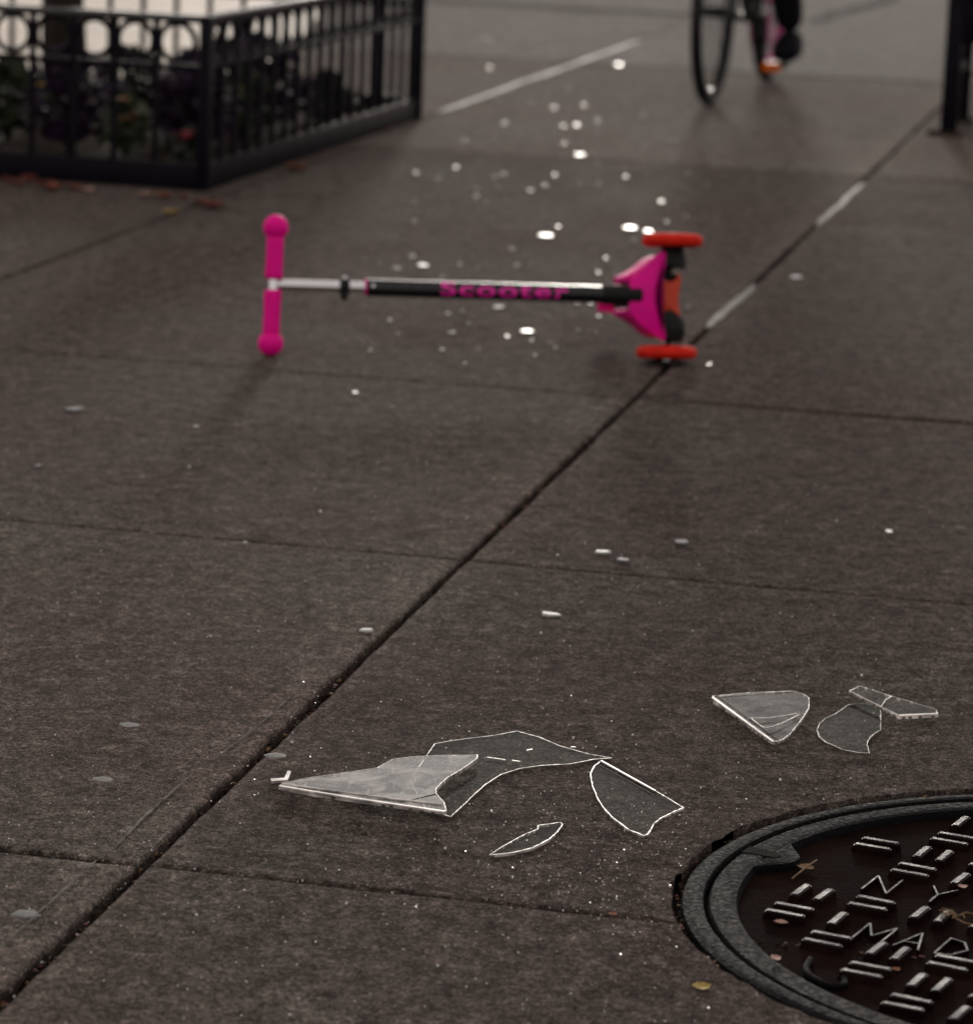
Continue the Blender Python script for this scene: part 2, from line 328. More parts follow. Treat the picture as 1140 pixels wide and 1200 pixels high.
for bi in range(len(BJ)-1):
    for ai in range(len(AJ)-1):
        gb0 = .0065 if bi == BJ.index(-1.057) else .004
        gb1 = .0065 if BJ[bi+1] == -1.057 else .004
        ga0 = .0042 if AJ[ai] == 3.299 else .0075 if AJ[ai] == 6.271 else .0045
        near = -4 < BJ[bi] < 1 and 1 < AJ[ai] < 11
        L0 = slab_loop(BJ[bi]+gb0, BJ[bi+1]-gb1, AJ[ai]+ga0, AJ[ai+1]-.003, near)
        tn = (1+rnd.uniform(-.06, .06))*(2.2 if AJ[ai] > 13 else 1.45 if AJ[ai] > 10 else .94 if AJ[ai] > 6 else .97 if AJ[ai] > 4.5 else 1.0)*(.87 if BJ[bi] > -1.1 else 1); dz = rnd.uniform(-.0012, .0012)  # far flags lifted: glare on the distant paving painted into the tint
        rings = []
        for (d, z) in ((0, -.022), (0, -.0045), (.0025, -.0018), (.007, -.0004), (.016, 0)):
            P = ring_inset(L0, d) if d else L0
            rings.append([pave.verts.new(ab(p[0], p[1], z+dz)) for p in P])
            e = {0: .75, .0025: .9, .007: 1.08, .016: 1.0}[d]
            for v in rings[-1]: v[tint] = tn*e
        n_ = len(L0)
        for A, B in zip(rings, rings[1:]):
            for k in range(n_): pave.faces.new((A[k], A[(k+1) % n_], B[(k+1) % n_], B[k]))
        ed = [pave.edges.get((rings[-1][k], rings[-1][(k+1) % n_])) for k in range(n_)]
        bmesh.ops.triangle_fill(pave, edges=ed, use_beauty=True, use_dissolve=False, normal=(0, 0, 1))
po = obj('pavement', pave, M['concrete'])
# round hole for the manhole frame
cut = bm_new(); n_ = 220
ca = [cut.verts.new(MH+Vector((math.cos(2*math.pi*k/n_), math.sin(2*math.pi*k/n_), 0))*(MR-.0025+(.0035 if math.sin(2*math.pi*k/n_) < .2 else 0)+.004*noise.noise(Vector((math.cos(2*math.pi*k/n_)*9, math.sin(2*math.pi*k/n_)*9, 0)))+.004*noise.noise(Vector((math.cos(2*math.pi*k/n_)*40, math.sin(2*math.pi*k/n_)*40, 5))))+Vector((0, 0, -.5))) for k in range(n_)]
f = cut.faces.new(ca); r_ = bmesh.ops.extrude_face_region(cut, geom=[f])
bmesh.ops.translate(cut, verts=[v for v in r_['geom'] if isinstance(v, bmesh.types.BMVert)], vec=(0, 0, 1)); bmesh.ops.recalc_face_normals(cut, faces=cut.faces)
cu = obj('cutter', cut, M['concrete'])
md = po.modifiers.new('hole', 'BOOLEAN'); md.operation = 'DIFFERENCE'; md.object = cu; md.solver = 'EXACT'; md.use_hole_tolerant = True
dg = bpy.context.evaluated_depsgraph_get(); me2 = bpy.data.meshes.new_from_object(po.evaluated_get(dg))
old = po.data; po.modifiers.clear(); po.data = me2; bpy.data.meshes.remove(old)
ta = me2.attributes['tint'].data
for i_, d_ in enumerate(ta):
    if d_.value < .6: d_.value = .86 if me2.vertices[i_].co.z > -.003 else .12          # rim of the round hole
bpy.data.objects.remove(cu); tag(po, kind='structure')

def ribbon(name, pts, wd, m, z, kind='structure', jit=.3, taper=True):
    """a flat irregular strip lying on the pavement; pts in world"""
    bm = bm_new(); n_ = len(pts); A = []; B = []
    for i, p in enumerate(pts):
        d = (pts[min(i+1, n_-1)]-pts[max(i-1, 0)]).normalized(); s = Vector((-d.y, d.x, 0))
        k = (min(1, (i+.3)/2, (n_-i-.7)/2) if taper else 1)*wd/2
        A.append(bm.verts.new(p+s*k*(1+rnd.uniform(-jit, jit))+Vector((0, 0, z)))); B.append(bm.verts.new(p-s*k*(1+rnd.uniform(-jit, jit))+Vector((0, 0, z))))
    for i in range(n_-1): bm.faces.new((A[i], A[i+1], B[i+1], B[i]))
    o = obj(name, bm, m)
    if kind: tag(o, kind=kind)
    return o
def wander(p, q, n, amp):
    p, q = Vector(p), Vector(q); d = (q-p).normalized(); s = Vector((-d.y, d.x, 0)); sd_ = rnd.uniform(0, 50)
    return [p.lerp(q, i/n)+s*amp*noise.noise(Vector((i*.4+sd_, sd_, 0))) for i in range(n+1)]
# mortar worn bright along two stretches of joint, pale scored line, hairline cracks
ribbon('joint_mortar', wander(ab(-2.646, 11.4), ab(-2.615, 15.2), 30, .012), .034, M['sealant'], .003)
ribbon('joint_mortar', wander(ab(-1.057, 7.15), ab(-1.05, 7.85), 14, .006), .020, M['sealant_dull'], .003)
ribbon('joint_mortar', wander(ab(-1.05, 9.0), ab(-1.045, 10.1), 14, .008), .018, M['sealant_dull'], .003)
def px_path(pts, n=6): return [g(*p) for p in smooth_path(pts, n)]
ribbon('scored_line', px_path([(0, 1115), (60, 1060), (115, 1010)], 14), .0022, M['scratch'], .0035, jit=.8)
ribbon('scored_line', px_path([(137, 993), (180, 950), (226, 910)], 14), .0030, M['scratch'], .0035, jit=.8)
ribbon('scored_line', px_path([(250, 893), (300, 855), (345, 815)], 14), .0014, M['scratch'], .0035, jit=.9)
ribbon('pavement_crack', px_path([(738, 975), (712, 987), (700, 1002), (688, 1016), (683, 1035)], 7), .0022, M['crack'], .0035, jit=.7)
ribbon('pavement_crack', px_path([(786, 940), (830, 930), (900, 912), (980, 897), (1060, 890), (1140, 889)], 9), .0013, M['crack'], .0035, jit=.8)
ribbon('pavement_crack', px_path([(690, 1092), (705, 1112), (728, 1133), (760, 1152), (800, 1180)], 7), .0017, M['crack'], .0035, jit=.8)
ribbon('joint_dirt', wander(ab(-4.3, 17.15), ab(-2.1, 17.05), 20, .05), .30, M['dirt'], .0035, jit=.4)
ribbon('joint_dirt', wander(ab(-2.08, 17.0), ab(-1.9, 19.6), 20, .04), .10, M['dirt'], .0038, jit=.4)
ribbon('joint_dirt', wander(ab(-4.2, 13.79), ab(-.9, 13.8), 40, .05), .035, M['crack'], .0035, jit=.5)
# paving beyond the planted tree pit, its warm light painted in as pale colour
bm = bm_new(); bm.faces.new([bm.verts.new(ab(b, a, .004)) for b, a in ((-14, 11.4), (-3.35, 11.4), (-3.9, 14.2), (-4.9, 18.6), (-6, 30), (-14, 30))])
tag(obj('lit_paving', bm, M['paving_lit']), kind='structure')
bm = bm_new(); bm.faces.new([bm.verts.new(ab(b, a, .006)) for b, a in ((-80, 38), (80, 38), (80, 50), (-80, 50))])
tag(obj('road', bm, M['asphalt']), kind='structure')

# loose dirt caught in the joints
bm = bm_new()
def chip(bm, p, s, flat=.4, mi=0, n=5):
    a0 = rnd.uniform(0, 6.28); top = []; bot = []
    nx = Vector((rnd.uniform(-.3, .3), rnd.uniform(-.3, .3), 1)).normalized()
    for k in range(n):
        r = s*rnd.uniform(.55, 1); a = a0+k*2*math.pi/n
        q = p+Vector((r*math.cos(a), r*math.sin(a), 0)); dz_ = -(nx.x*(q.x-p.x)+nx.y*(q.y-p.y))/nx.z
        top.append(bm.verts.new(q+Vector((0, 0, dz_+s*flat)))); bot.append(bm.verts.new(q+Vector((0, 0, dz_))))
    bm.faces.new(top).material_index = mi; bm.faces.new(bot[::-1]).material_index = mi
    for k in range(n): bm.faces.new((bot[k], bot[(k+1) % n], top[(k+1) % n], top[k])).material_index = mi
for i in range(900):
    a = rnd.uniform(2.2, 6.5); chip(bm, ab(-1.057+rnd.gauss(0, .004), a, rnd.uniform(-.018, -.008)), rnd.uniform(.0015, .0045), .5, rnd.choice((0, 0, 0, 0, 0, 0, 1, 2)))
for i in range(350):
    b = rnd.uniform(-2.4, .2); chip(bm, ab(b, 3.299+rnd.gauss(0, .002), rnd.uniform(-.016, -.009)), rnd.uniform(.001, .003), .5, rnd.choice((0, 0, 1, 2)))
for i in range(260):
    t = rnd.uniform(math.pi*.5, math.pi*1.4); r = MR-.006+rnd.gauss(0, .002); chip(bm, MH+Vector((math.cos(t)*r, math.sin(t)*r, rnd.uniform(-.016, -.004))), rnd.uniform(.001, .003), .5, rnd.choice((0, 0, 0, 0, 0, 2, 1)))
tag(obj('joint_debris', bm, mats=[M['soil'], M['fall_red'], M['twig']]), 'crumbs of soil and leaf caught in the pavement joints', 'debris', kind='stuff')

# glittering grit of crushed plastic, densest around the shards
bm = bm_new(); cnt = 0
foc = [(430, 900, 110, 45, 4), (740, 1000, 90, 60, 9), (620, 960, 120, 60, 7), (680, 1030, 90, 45, 6), (880, 960, 160, 60, 4), (330, 1060, 200, 70, 3), (700, 780, 260, 60, 3), (550, 820, 200, 60, 3)]
while cnt < 2100:
    if rnd.random() < .45:
        fx = rnd.choices(foc, [q[4] for q in foc])[0]; x, y = rnd.gauss(fx[0], fx[2]), rnd.gauss(fx[1], fx[3])
    else: x, y = rnd.uniform(-20, 1160), 1210-rnd.random()**1.4*720
    p = g(x, y)
    if not (440 < y < 1215): continue
    if (p-MH).length < MR: continue
    s = rnd.choice((.0004, .0005, .0005, .0006, .0007, .0011)) * (1.7 if rnd.random() < .05 else 1)
    chip(bm, p+Vector((0, 0, .0003)), s, 1.3, 0, 4); cnt += 1
tag(obj('plastic_grit', bm, M['grit']), 'tiny glittering crumbs of shattered clear plastic strewn over the pavement', 'debris', kind='stuff')

# ------------------------------------------------------------------ manhole
mh = thing('manhole', MH, 'round wet cast iron manhole cover with raised bar pattern and lettering', 'manhole cover', rz=0)
ML = Matrix.Identity(4)
bm = bm_new()
lathe(bm, (0, 0, 0), (0, 0, 1), [(-.05, .4450), (-.006, .4430), (-.002, .4445), (-.001, .449), (-.0015, .459), (-.004, .4655), (-.009, .4675), (-.05, .4675)], n=160, closed=True)
obj('frame_ring', bm, M['iron'], mh, smooth=True)
bm = bm_new()   # cover: a raised rim with a pocket for the lifting hook
lathe(bm, (0, 0, 0), (0, 0, 1), [(-.045, .4385), (-.006, .4385), (-.003, .436), (-.0025, .415), (-.004, .4095), (-.0125, .4065), (-.045, .4065)], n=160, closed=True)
obj('cover_rim', bm, M['iron'], mh, smooth=True)
bm = bm_new()
def mloc(b, a, z=0): return UB*b + UA*a + Vector((0, 0, z))
n_ = 90; rr = [0, .05, .1, .15, .2, .25, .3, .35, .4066]; prev = None
for r in rr:
    if r == 0: cur = [bm.verts.new((0, 0, -.012))]
    else: cur = [bm.verts.new((r*math.cos(2*math.pi*k/n_), r*math.sin(2*math.pi*k/n_), -.012+.0009*noise.noise(Vector((r*math.cos(2*math.pi*k/n_)*14, r*math.sin(2*math.pi*k/n_)*14, 0))))) for k in range(n_)]
    if prev:
        for k in range(n_):
            if len(prev) == 1: bm.faces.new((prev[0], cur[k], cur[(k+1) % n_]))
            else: bm.faces.new((prev[k], cur[k], cur[(k+1) % n_], prev[(k+1) % n_]))
    prev = cur
lathe(bm, (0, 0, 0), (0, 0, 1), [(-.044, .4064), (-.04, .4064)], n=60)
obj('cover_plate', bm, M['iron_wet'], mh, smooth='all')
# lifting pocket boss: a U of iron reaching in from the rim
bm = bm_new()
th = math.atan2(.112, -.39)
def pol(r, off): return mloc(math.cos(th)*r-math.sin(th)*off, math.sin(th)*r+math.cos(th)*off)
outl = [(.4080, .052), (.396, .036), (.385, .024), (.377, .009), (.377, -.008), (.385, -.022), (.396, -.036), (.4080, -.054)]
prism(bm, [pol(*p)+Vector((0, 0, -.013)) for p in smooth_path(outl, 3)], (0, 0, .0100), .0012)
obj('lifting_pocket', bm, M['iron'], mh, smooth=True)
bm = bm_new(); prism(bm, [pol(*p)+Vector((0, 0, -.0028)) for p in smooth_path([(.4380, .0110), (.42, .0105), (.402, .0085), (.3955, 0), (.402, -.0085), (.42, -.0115), (.4380, -.0125)], 4)], (0, 0, .0007))  # flat dark sheet painted as the shaded slot; nothing is cut out
obj('pocket_shade', bm, M['dirt'], mh)  # joint dirt colour stands in for the shade of the slot
# basket-weave bars
e1 = Vector((.0645, -.0158)); e2 = Vector((.0158, .0645)); H0 = Vector((-.268, -.015)); ang = math.atan2(e1.y, e1.x)+GR
def cell(i, j): return H0+e1*i+e2*j
def inreach(p, m_=.385): return p.length < m_
def raised_bar(c, ln, wd, rz):
    """tapered block, in manhole-local coordinates"""
    t = bm_new(); z0, z1 = -.0135, -.0028+rnd.uniform(-.0005, .0003); tp = .0022
    lo = [(-ln/2-tp, -wd/2-tp), (ln/2+tp, -wd/2-tp), (ln/2+tp, wd/2+tp), (-ln/2-tp, wd/2+tp)]; hi = [(-ln/2, -wd/2), (ln/2, -wd/2), (ln/2, wd/2), (-ln/2, wd/2)]
    A = [t.verts.new((x, y, z0)) for x, y in lo]; B = [t.verts.new((x, y, z1)) for x, y in hi]
    t.faces.new(B); [t.faces.new((A[k], A[(k+1) % 4], B[(k+1) % 4], B[k])) for k in range(4)]
    bmesh.ops.bevel(t, geom=list(t.edges), offset=.0014, segments=2, affect='EDGES')
    t.normal_update(); t.transform(Matrix.Translation((c.x, c.y, 0)) @ Matrix.Rotation(rz+rnd.uniform(-.03, .03), 4, 'Z'))
    for f in t.faces: f.material_index = 0 if f.normal.z > .85 else 1
    o = obj('raised_bar', t, mats=[M['iron_worn'], M['iron_wet']], parent=mh); return o
nb = 0; rim_blk = []
for i in range(-8, 14):
    for j in range(-9, 10):
        p = cell(i, j)
        if j in (-1, 1) and -.6 < i < 12 and (i != 0 or j == 1): continue     # the two rows of lettering
        if not inreach(p, .372): continue
        if (p-Vector((-.365, .105))).length < .075: continue
        vert = (i+j) % 2
        for s in (-1, 1):
            if i == 0 and j == -1 and s == 1: continue
            d = (e1.normalized() if vert else e2.normalized())*s*.0128
            q = p+d; c = mloc(q.x, q.y)
            rim_blk.append((abs(q.x+.15)+abs(q.y), c, ang+(math.pi/2 if vert else 0)))
rim_blk.sort(key=lambda t: t[0])
for k, (_, c, an) in enumerate(rim_blk[:98]): raised_bar(c, .042, .0092, an)
rest = bm_new()
for (_, c, an) in rim_blk[98:]: box(rest, c+Vector((0, 0, -.008)), (.045, .0125, .0105), an, .0015)
if len(rim_blk) > 98: tag(obj('raised_bars', rest, M['iron_worn'], mh, smooth=True), kind='stuff')
else: rest.free()
# lettering, thin raised strokes
def stroke(bm, p, q, wd=.0027):
    P, Q = cell(*p), cell(*q); d = (Q-P).normalized(); P = P-d*wd*.3; Q = Q+d*wd*.3
    P3, Q3 = mloc(P.x, P.y), mloc(Q.x, Q.y); L_ = (Q3-P3).length; c = (P3+Q3)/2
    box(bm, (c.x, c.y, -.0092), (L_, wd, .0065), math.atan2(Q3.y-P3.y, Q3.x-P3.x), .0008)
GL = {'N': [((0, 0), (0, 1)), ((0, 1), (.8, 0)), ((.8, 0), (.8, 1))], 'Y': [((.4, 0), (.4, .5)), ((.4, .5), (0, 1)), ((.4, .5), (.8, 1))],
      'C': [((.8, .85), (.5, 1)), ((.5, 1), (.1, .8)), ((.1, .8), (0, .5)), ((0, .5), (.1, .2)), ((.1, .2), (.5, 0)), ((.5, 0), (.8, .15))],
      'M': [((0, 0), (0, 1)), ((0, 1), (.45, .3)), ((.45, .3), (.9, 1)), ((.9, 1), (.9, 0))], 'A': [((0, 0), (.4, 1)), ((.4, 1), (.8, 0)), ((.15, .35), (.65, .35))],
      'D': [((0, 0), (0, 1)), ((0, 1), (.5, .9)), ((.5, .9), (.8, .5)), ((.8, .5), (.5, .1)), ((.5, .1), (0, 0))], 'E': [((0, 0), (0, 1)), ((0, 1), (.7, 1)), ((0, .5), (.6, .5)), ((0, 0), (.7, 0))],
      'I': [((.1, 0), (.1, 1))], ' ': []}
def word(txt, i0, j0, wd, ht, gap):
    x = i0
    for ch in txt:
        bm = bm_new()
        for p, q in GL[ch]: stroke(bm, (x+p[0]*wd, j0+p[1]*ht), (x+q[0]*wd, j0+q[1]*ht))
        if GL[ch]:
            bm.normal_update()
            for f in bm.faces: f.material_index = 0 if f.normal.z > .6 else 1
            obj('raised_letter', bm, mats=[M['iron_worn'], M['iron_wet']], parent=mh)
        else: bm.free()
        x += (wd*.35 if ch == 'I' else wd)+gap
word('NYC', -.42, .70, .52, .80, .42)
word('MADE IN', .28, -1.62, .50, .80, .16)
# small U-shaped rib near the rim
bm = bm_new()
pu = [(-.309, -.199), (-.310, -.228), (-.300, -.252), (-.281, -.270), (-.268, -.262), (-.270, -.244)]
pp = [mloc(x, y, -.0085) for x, y in smooth_path(pu, 4)]; path_tube(bm, pp, .0035, 8)
obj('small_rib', bm, M['iron'], mh, smooth=True)
def litter(name, px, py, z, s, m, label, cat, elong=1.6, rz=0, curl=.3):
    """a small curled leaf: outline with a fold along the midrib"""
    bm = bm_new(); n_ = 7; up_ = []; mid_ = []; dn = []
    for k in range(n_+1):
        t = k/n_; wd = math.sin(math.pi*t)**.7*(1-.25*t)*s/elong*(1+.18*math.sin(k*2.7))
        x = (t-.5)*s*1.2; zz = curl*s*(t-.5)**2*2
        mid_.append(bm.verts.new((x, 0, zz))); up_.append(bm.verts.new((x, wd, zz+curl*wd*.7))); dn.append(bm.verts.new((x, -wd, zz+curl*wd*.5)))
    for k in range(n_):
        for A, B in ((up_, mid_), (mid_, dn)):
            try: bm.faces.new((A[k], B[k], B[k+1], A[k+1]))
            except Exception: pass
    r = bmesh.ops.extrude_face_region(bm, geom=list(bm.faces)); bmesh.ops.translate(bm, verts=[v for v in r['geom'] if isinstance(v, bmesh.types.BMVert)], vec=(0, 0, .0007))
    bmesh.ops.rotate(bm, verts=bm.verts, cent=(0, 0, 0), matrix=Matrix.Rotation(rz, 3, 'Z'))
    return tag(obj(name, bm, m, loc=g(px, py, z)), label, cat)
litter('fallen_leaf', 822, 1158, .002, .016, M['fall_yellow'], 'small crumpled yellow leaf on the pavement below the manhole rim', 'leaf', rz=.3)
litter('fallen_leaf', 718, 1072, .001, .008, M['fall_orange'], 'orange leaf scrap lodged in the joint left of the manhole', 'leaf', rz=1)
litter('fallen_petal', 915, 1082, -.010, .010, M['fall_pink'], 'pale pink petal on the manhole cover inside its left rim', 'petal', elong=1.3, rz=1.4)
litter('fallen_petal', 909, 1124, .000, .009, M['fall_pink'], 'pale pink petal lying on the raised iron rim of the cover', 'petal', elong=1.2, rz=.4)
litter('fallen_leaf', 1050, 1137, -.009, .008, M['fall_orange'], 'orange leaf scrap among the iron bars below the lettering', 'leaf', rz=.5)
litter('fallen_leaf', 944, 1018, -.010, .016, M['twig'], 'tan leaf scrap beside the lifting pocket of the manhole', 'leaf', rz=1.2)
litter('fallen_petal', 1128, 1040, -.006, .009, M['fall_pink'], 'pale pink petal on the manhole cover near the photo edge', 'petal', rz=.1)
bm = bm_new()
for k in range(11):
    p0 = Vector((0, 0, .002)); a = rnd.uniform(0, 6.28); d = Vector((math.cos(a), math.sin(a), 0))
    path_tube(bm, [p0, p0+d*.008+Vector((0, 0, .004)), p0+d*.018+Vector((rnd.uniform(-.006, .006), 0, .003))], .0006, 5)
path_tube(bm, [(0, 0, .002), (-.004, -.01, .003), (.004, -.021, .002), (.02, -.028, .002)], .001, 5)
tag(obj('dry_grass_tuft', bm, M['twig'], loc=g(1122, 1076, -.006)), 'dry brown grass tuft tangled on the manhole cover', 'dry grass')
bm = bm_new(); path_tube(bm, [g(928, 1030, -.009), g(945, 1016, -.006), g(957, 1008, -.005)], .0009, 5)
tag(obj('twig', bm, M['twig']), 'thin tan twig beside the lifting pocket of the manhole', 'twig')

# ------------------------------------------------------------------ gum spots
for (x, y, s, lb) in ((323, 886, .0145, 'round pale gum spot beside the diagonal joint left of the big shard'), (121, 914, .0155, 'pale gum spot on the slab at the far left'),
                      (585, 1080, .0155, 'long pale gum spot just below the cross joint'), (691, 1157, .018, 'grey gum spot at the bottom middle of the pavement'),
                      (152, 850, .016, 'faint gum spot above the pale one on the left slab'), (30, 1072, .015, 'pale gum smear at the left edge by the scored line')):
    bm = bm_new(); n_ = 26; rings = []
    for (k_, z) in ((1, .0002), (.9, .0006), (.6, .0008)):
        rings.append([bm.verts.new((math.cos(2*math.pi*k/n_)*s*k_*(1+.38*noise.noise(Vector((math.cos(k*.24)*2+x, math.sin(k*.24)*2, 0)))), math.sin(2*math.pi*k/n_)*s*.85*k_*(1+.38*noise.noise(Vector((math.cos(k*.24)*2, math.sin(k*.24)*2+x, 4)))), z)) for k in range(n_)])
    for A, B in zip(rings, rings[1:]):
        for k in range(n_): bm.faces.new((A[k], A[(k+1) % n_], B[(k+1) % n_], B[k]))
    bm.faces.new(rings[-1]); tag(obj('gum_spot', bm, M['gum'], smooth='all', loc=g(x, y)), lb, 'gum spot')

# ------------------------------------------------------------------ big shards
def shard(name, outline, z, th_, label, dz=None, gm='glass', em='edge', smooth_=None, curve=None, ribs=()):
    """outline in photograph pixels of the top face, laid at height z (dz(p) adds tilt); th_ thick"""
    P = []
    for (x, y) in (smooth_path(outline+[outline[0]], 3)[:-1] if smooth_ else outline):
        q = g(x, y, z+th_)
        if dz: h = dz(x, y); q = g(x, y, z+th_+h)
        P.append(q)
    P2 = []
    for k in range(len(P)):        # short facets with small chips
        p, q = P[k], P[(k+1) % len(P)]; d = q-p; L_ = d.length; m_ = max(1, int(L_/.0045)); sdn = Vector((-d.y, d.x, 0)).normalized() if L_ > 0 else Vector()
        for i in range(m_): P2.append(p.lerp(q, i/m_)+(sdn*rnd.gauss(0, .00014) if i else Vector()))
    P = P2
    cen = sum(P, Vector())/len(P); cen.z = 0
    root = thing(name, cen, label, 'plastic shard')
    bm = bm_new(); T = [bm.verts.new(p-cen) for p in P]; B = [bm.verts.new(p-cen-Vector((0, 0, th_))) for p in P]
    n_ = len(P)
    te = [bm.edges.new((T[k], T[(k+1) % n_])) for k in range(n_)]; be = [bm.edges.new((B[k], B[(k+1) % n_])) for k in range(n_)]
    bmesh.ops.triangle_fill(bm, edges=te, use_beauty=True); nf = len(bm.faces); bmesh.ops.triangle_fill(bm, edges=be, use_beauty=True)
    bm.faces.ensure_lookup_table(); bm.normal_update()
    for i, f in enumerate(bm.faces):
        if i < nf and f.normal.z < 0 or i >= nf and f.normal.z > 0: f.normal_flip()
        if i >= nf: f.material_index = 1
    obj('clear_sheet', bm, mats=[M[gm], M['underside']], parent=root)
    # broken edge: a thin wall standing a hair proud of the sheet
    bm = bm_new(); o1 = []; o2 = []; i1 = []; i2 = []; pr = .0007
    area = sum(P[k].x*P[(k+1) % n_].y-P[(k+1) % n_].x*P[k].y for k in range(n_)); sg = 1 if area > 0 else -1
    for k in range(n_):
        d = (P[(k+1) % n_]-P[k-1]); d.z = 0; d.normalize(); nrm = Vector((d.y, -d.x, 0))*sg
        p = P[k]-cen
        o1.append(bm.verts.new(p+nrm*.0003+Vector((0, 0, .0003)))); o2.append(bm.verts.new(p+nrm*.0003-Vector((0, 0, th_+.0002))))
        i1.append(bm.verts.new(p-nrm*pr*rnd.uniform(.3, 1.9)+Vector((0, 0, .0003)))); i2.append(bm.verts.new(p-nrm*pr-Vector((0, 0, th_+.0002))))
    for k in range(n_):
        j = (k+1) % n_
        dd = P[j]-P[k]; ny = -dd.x*sg; lit = ny < -.15*dd.length; lit = lit if rnd.random() < .72 else not lit  # facets facing the camera painted as lit, others as shaded, some swapped
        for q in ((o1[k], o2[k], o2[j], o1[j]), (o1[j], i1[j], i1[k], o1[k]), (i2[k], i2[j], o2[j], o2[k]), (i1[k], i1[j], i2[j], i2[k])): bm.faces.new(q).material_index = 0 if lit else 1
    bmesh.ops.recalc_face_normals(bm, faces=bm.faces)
    obj('broken_edge', bm, mats=[M[em], M['edge_dim'] if em == 'edge' else M['edge_faint']], parent=root)
    for rb in ribs:    # moulded lip along one side
        pts, hh, ww, em2 = rb[0], rb[1], rb[2], rb[3] if len(rb) > 3 else 'edge'
        bm = bm_new(); Q = [g(x, y, z+th_+(dz(x, y) if dz else 0))-cen for x, y in pts]
        for p, q in zip(Q, Q[1:]):
            d = q-p; c = (p+q)/2; L_ = d.length
            rot = Matrix((d.normalized(), Vector((-d.y, d.x, 0)).normalized(), d.normalized().cross(Vector((-d.y, d.x, 0)).normalized()))).transposed()
            box(bm, c+Vector((0, 0, hh/2)), (L_, ww, hh), rot=rot, bev=.0006)
        obj('moulded_lip', bm, M[em2], root)
    return root
S1 = [(327, 921), (333, 917.5), (359, 912), (403, 906), (442, 900), (460, 890), (484, 887), (520, 885.5), (560, 885), (559, 889), (548, 897), (536, 905), (524, 912), (516, 919), (511, 925), (511, 930), (515, 935), (520, 940), (522, 946), (523, 951), (470, 944), (420, 937), (370, 930)]
shard('plastic_shard', [(509, 872), (527, 868.5), (546, 866), (580, 862), (605, 857), (632, 864), (655, 874), (690, 884), (717, 888.5), (697, 890), (668, 895.6), (634, 897.5), (609, 901), (587, 908), (570, 919), (555, 932), (541, 946), (528, 957.5), (500, 950), (480, 915)], .001, .0020, 'flat clear shard lying under the largest shard', em='edge_dim')
shard('plastic_shard', S1, .006, .0040, 'largest shard, clear plastic with a painted pale sheen and a thick ribbed front edge', gm='glass_sheen', dz=lambda x, y: .0190*(g(x, y).x+.225),
      ribs=(([(328, 923), (420, 938), (522, 953)], .0022, .0050), ([(330, 919.5), (420, 932.5), (518, 944)], .0021, .0016)))
bm = bm_new(); prism(bm, [g(x, y, .0035) for x, y in ((317, 915.5), (333, 914.5), (337, 906), (341, 907), (337, 917), (318, 918.5))], (0, 0, .003))
tag(obj('plastic_shard', bm, M['edge']), 'tiny hooked splinter at the left tip of the largest shard', 'plastic shard')
shard('plastic_shard', [(704, 892), (737, 909), (769, 927.6), (785, 937), (801, 947), (791, 951), (781, 956), (773, 960), (766, 965.6), (763, 972), (760, 977), (755, 980), (737, 973), (717, 958), (707, 947), (700, 936), (694, 921), (691.5, 907), (696, 898)], .001, .0022, 'leaf-shaped clear shard with a ridged top edge left of the manhole',
      ribs=(([(704, 893), (768, 928.5)], .002, .003), ([(702, 897), (765, 932)], .001, .0012, 'edge_dim')))
shard('plastic_shard', [(573.5, 1002.5), (590, 1001), (604, 999), (624, 994), (643.5, 984), (653, 975.5), (659, 967), (657, 964), (643, 966), (630, 967.5), (630, 972), (615, 978), (602, 985), (586, 994)], .001, .0026, 'small crescent shaped clear shard below the others')
shard('plastic_shard', [(835, 816), (870, 812.5), (900, 811), (928, 810), (940, 813), (948, 818), (948, 829.5), (943, 838), (936, 848), (925, 861), (917, 867), (908, 870), (904, 869), (886, 857), (862, 838), (836, 822)], .003, .0030, 'triangular clear shard farthest from the camera on its left, white ribbed side', dz=lambda x, y: .0135*(g(x, y).y-4.02),
      ribs=(([(835, 819), (906, 871)], .0022, .0042), ([(839, 815), (912, 868)], .0012, .0012, 'edge_dim'), ([(840, 817), (926, 811)], .0008, .0020, 'edge_dim')), gm='glass_dust_sheen')
bm = bm_new(); path_tube(bm, [g(x, y, .011) for x, y in smooth_path([(880, 842), (893, 852), (905, 852), (922, 845), (936, 838)], 4)], .0008, 6)
path_tube(bm, [g(x, y, .011) for x, y in smooth_path([(876, 842), (905, 841), (934, 836)], 4)], .0006, 6)
tag(obj('plastic_splinter', bm, M['edge']), 'thin curved splinter lying on the triangular shard', 'plastic shard')
shard('plastic_shard', [(957, 856), (959.5, 849), (967, 842), (978, 837), (994, 826), (1012, 824), (1032, 829.5), (1032, 856), (1026, 859), (1020, 864), (1017, 869), (1016, 873), (1018.7, 883), (1004, 882), (988, 879), (967, 870), (959, 863)], .001, .0018, 'rounded clear shard with a bite out of it above the manhole', em='edge_dim')
shard('plastic_shard', [(995, 810), (1007, 804), (1026, 810), (1044, 816), (1070, 823.5), (1097, 831.6), (1099, 838), (1076, 839.5), (1053, 840.5), (1036, 832), (1015, 820)], .006, .0026, 'long narrow clear shard leaning over the rounded one at right', dz=lambda x, y: .035*(g(1098, 838).x-g(x, y).x),
      ribs=(([(1053, 840), (1098, 838)], .0022, .0040), ([(996, 811), (1053, 839)], .0010, .0018)))
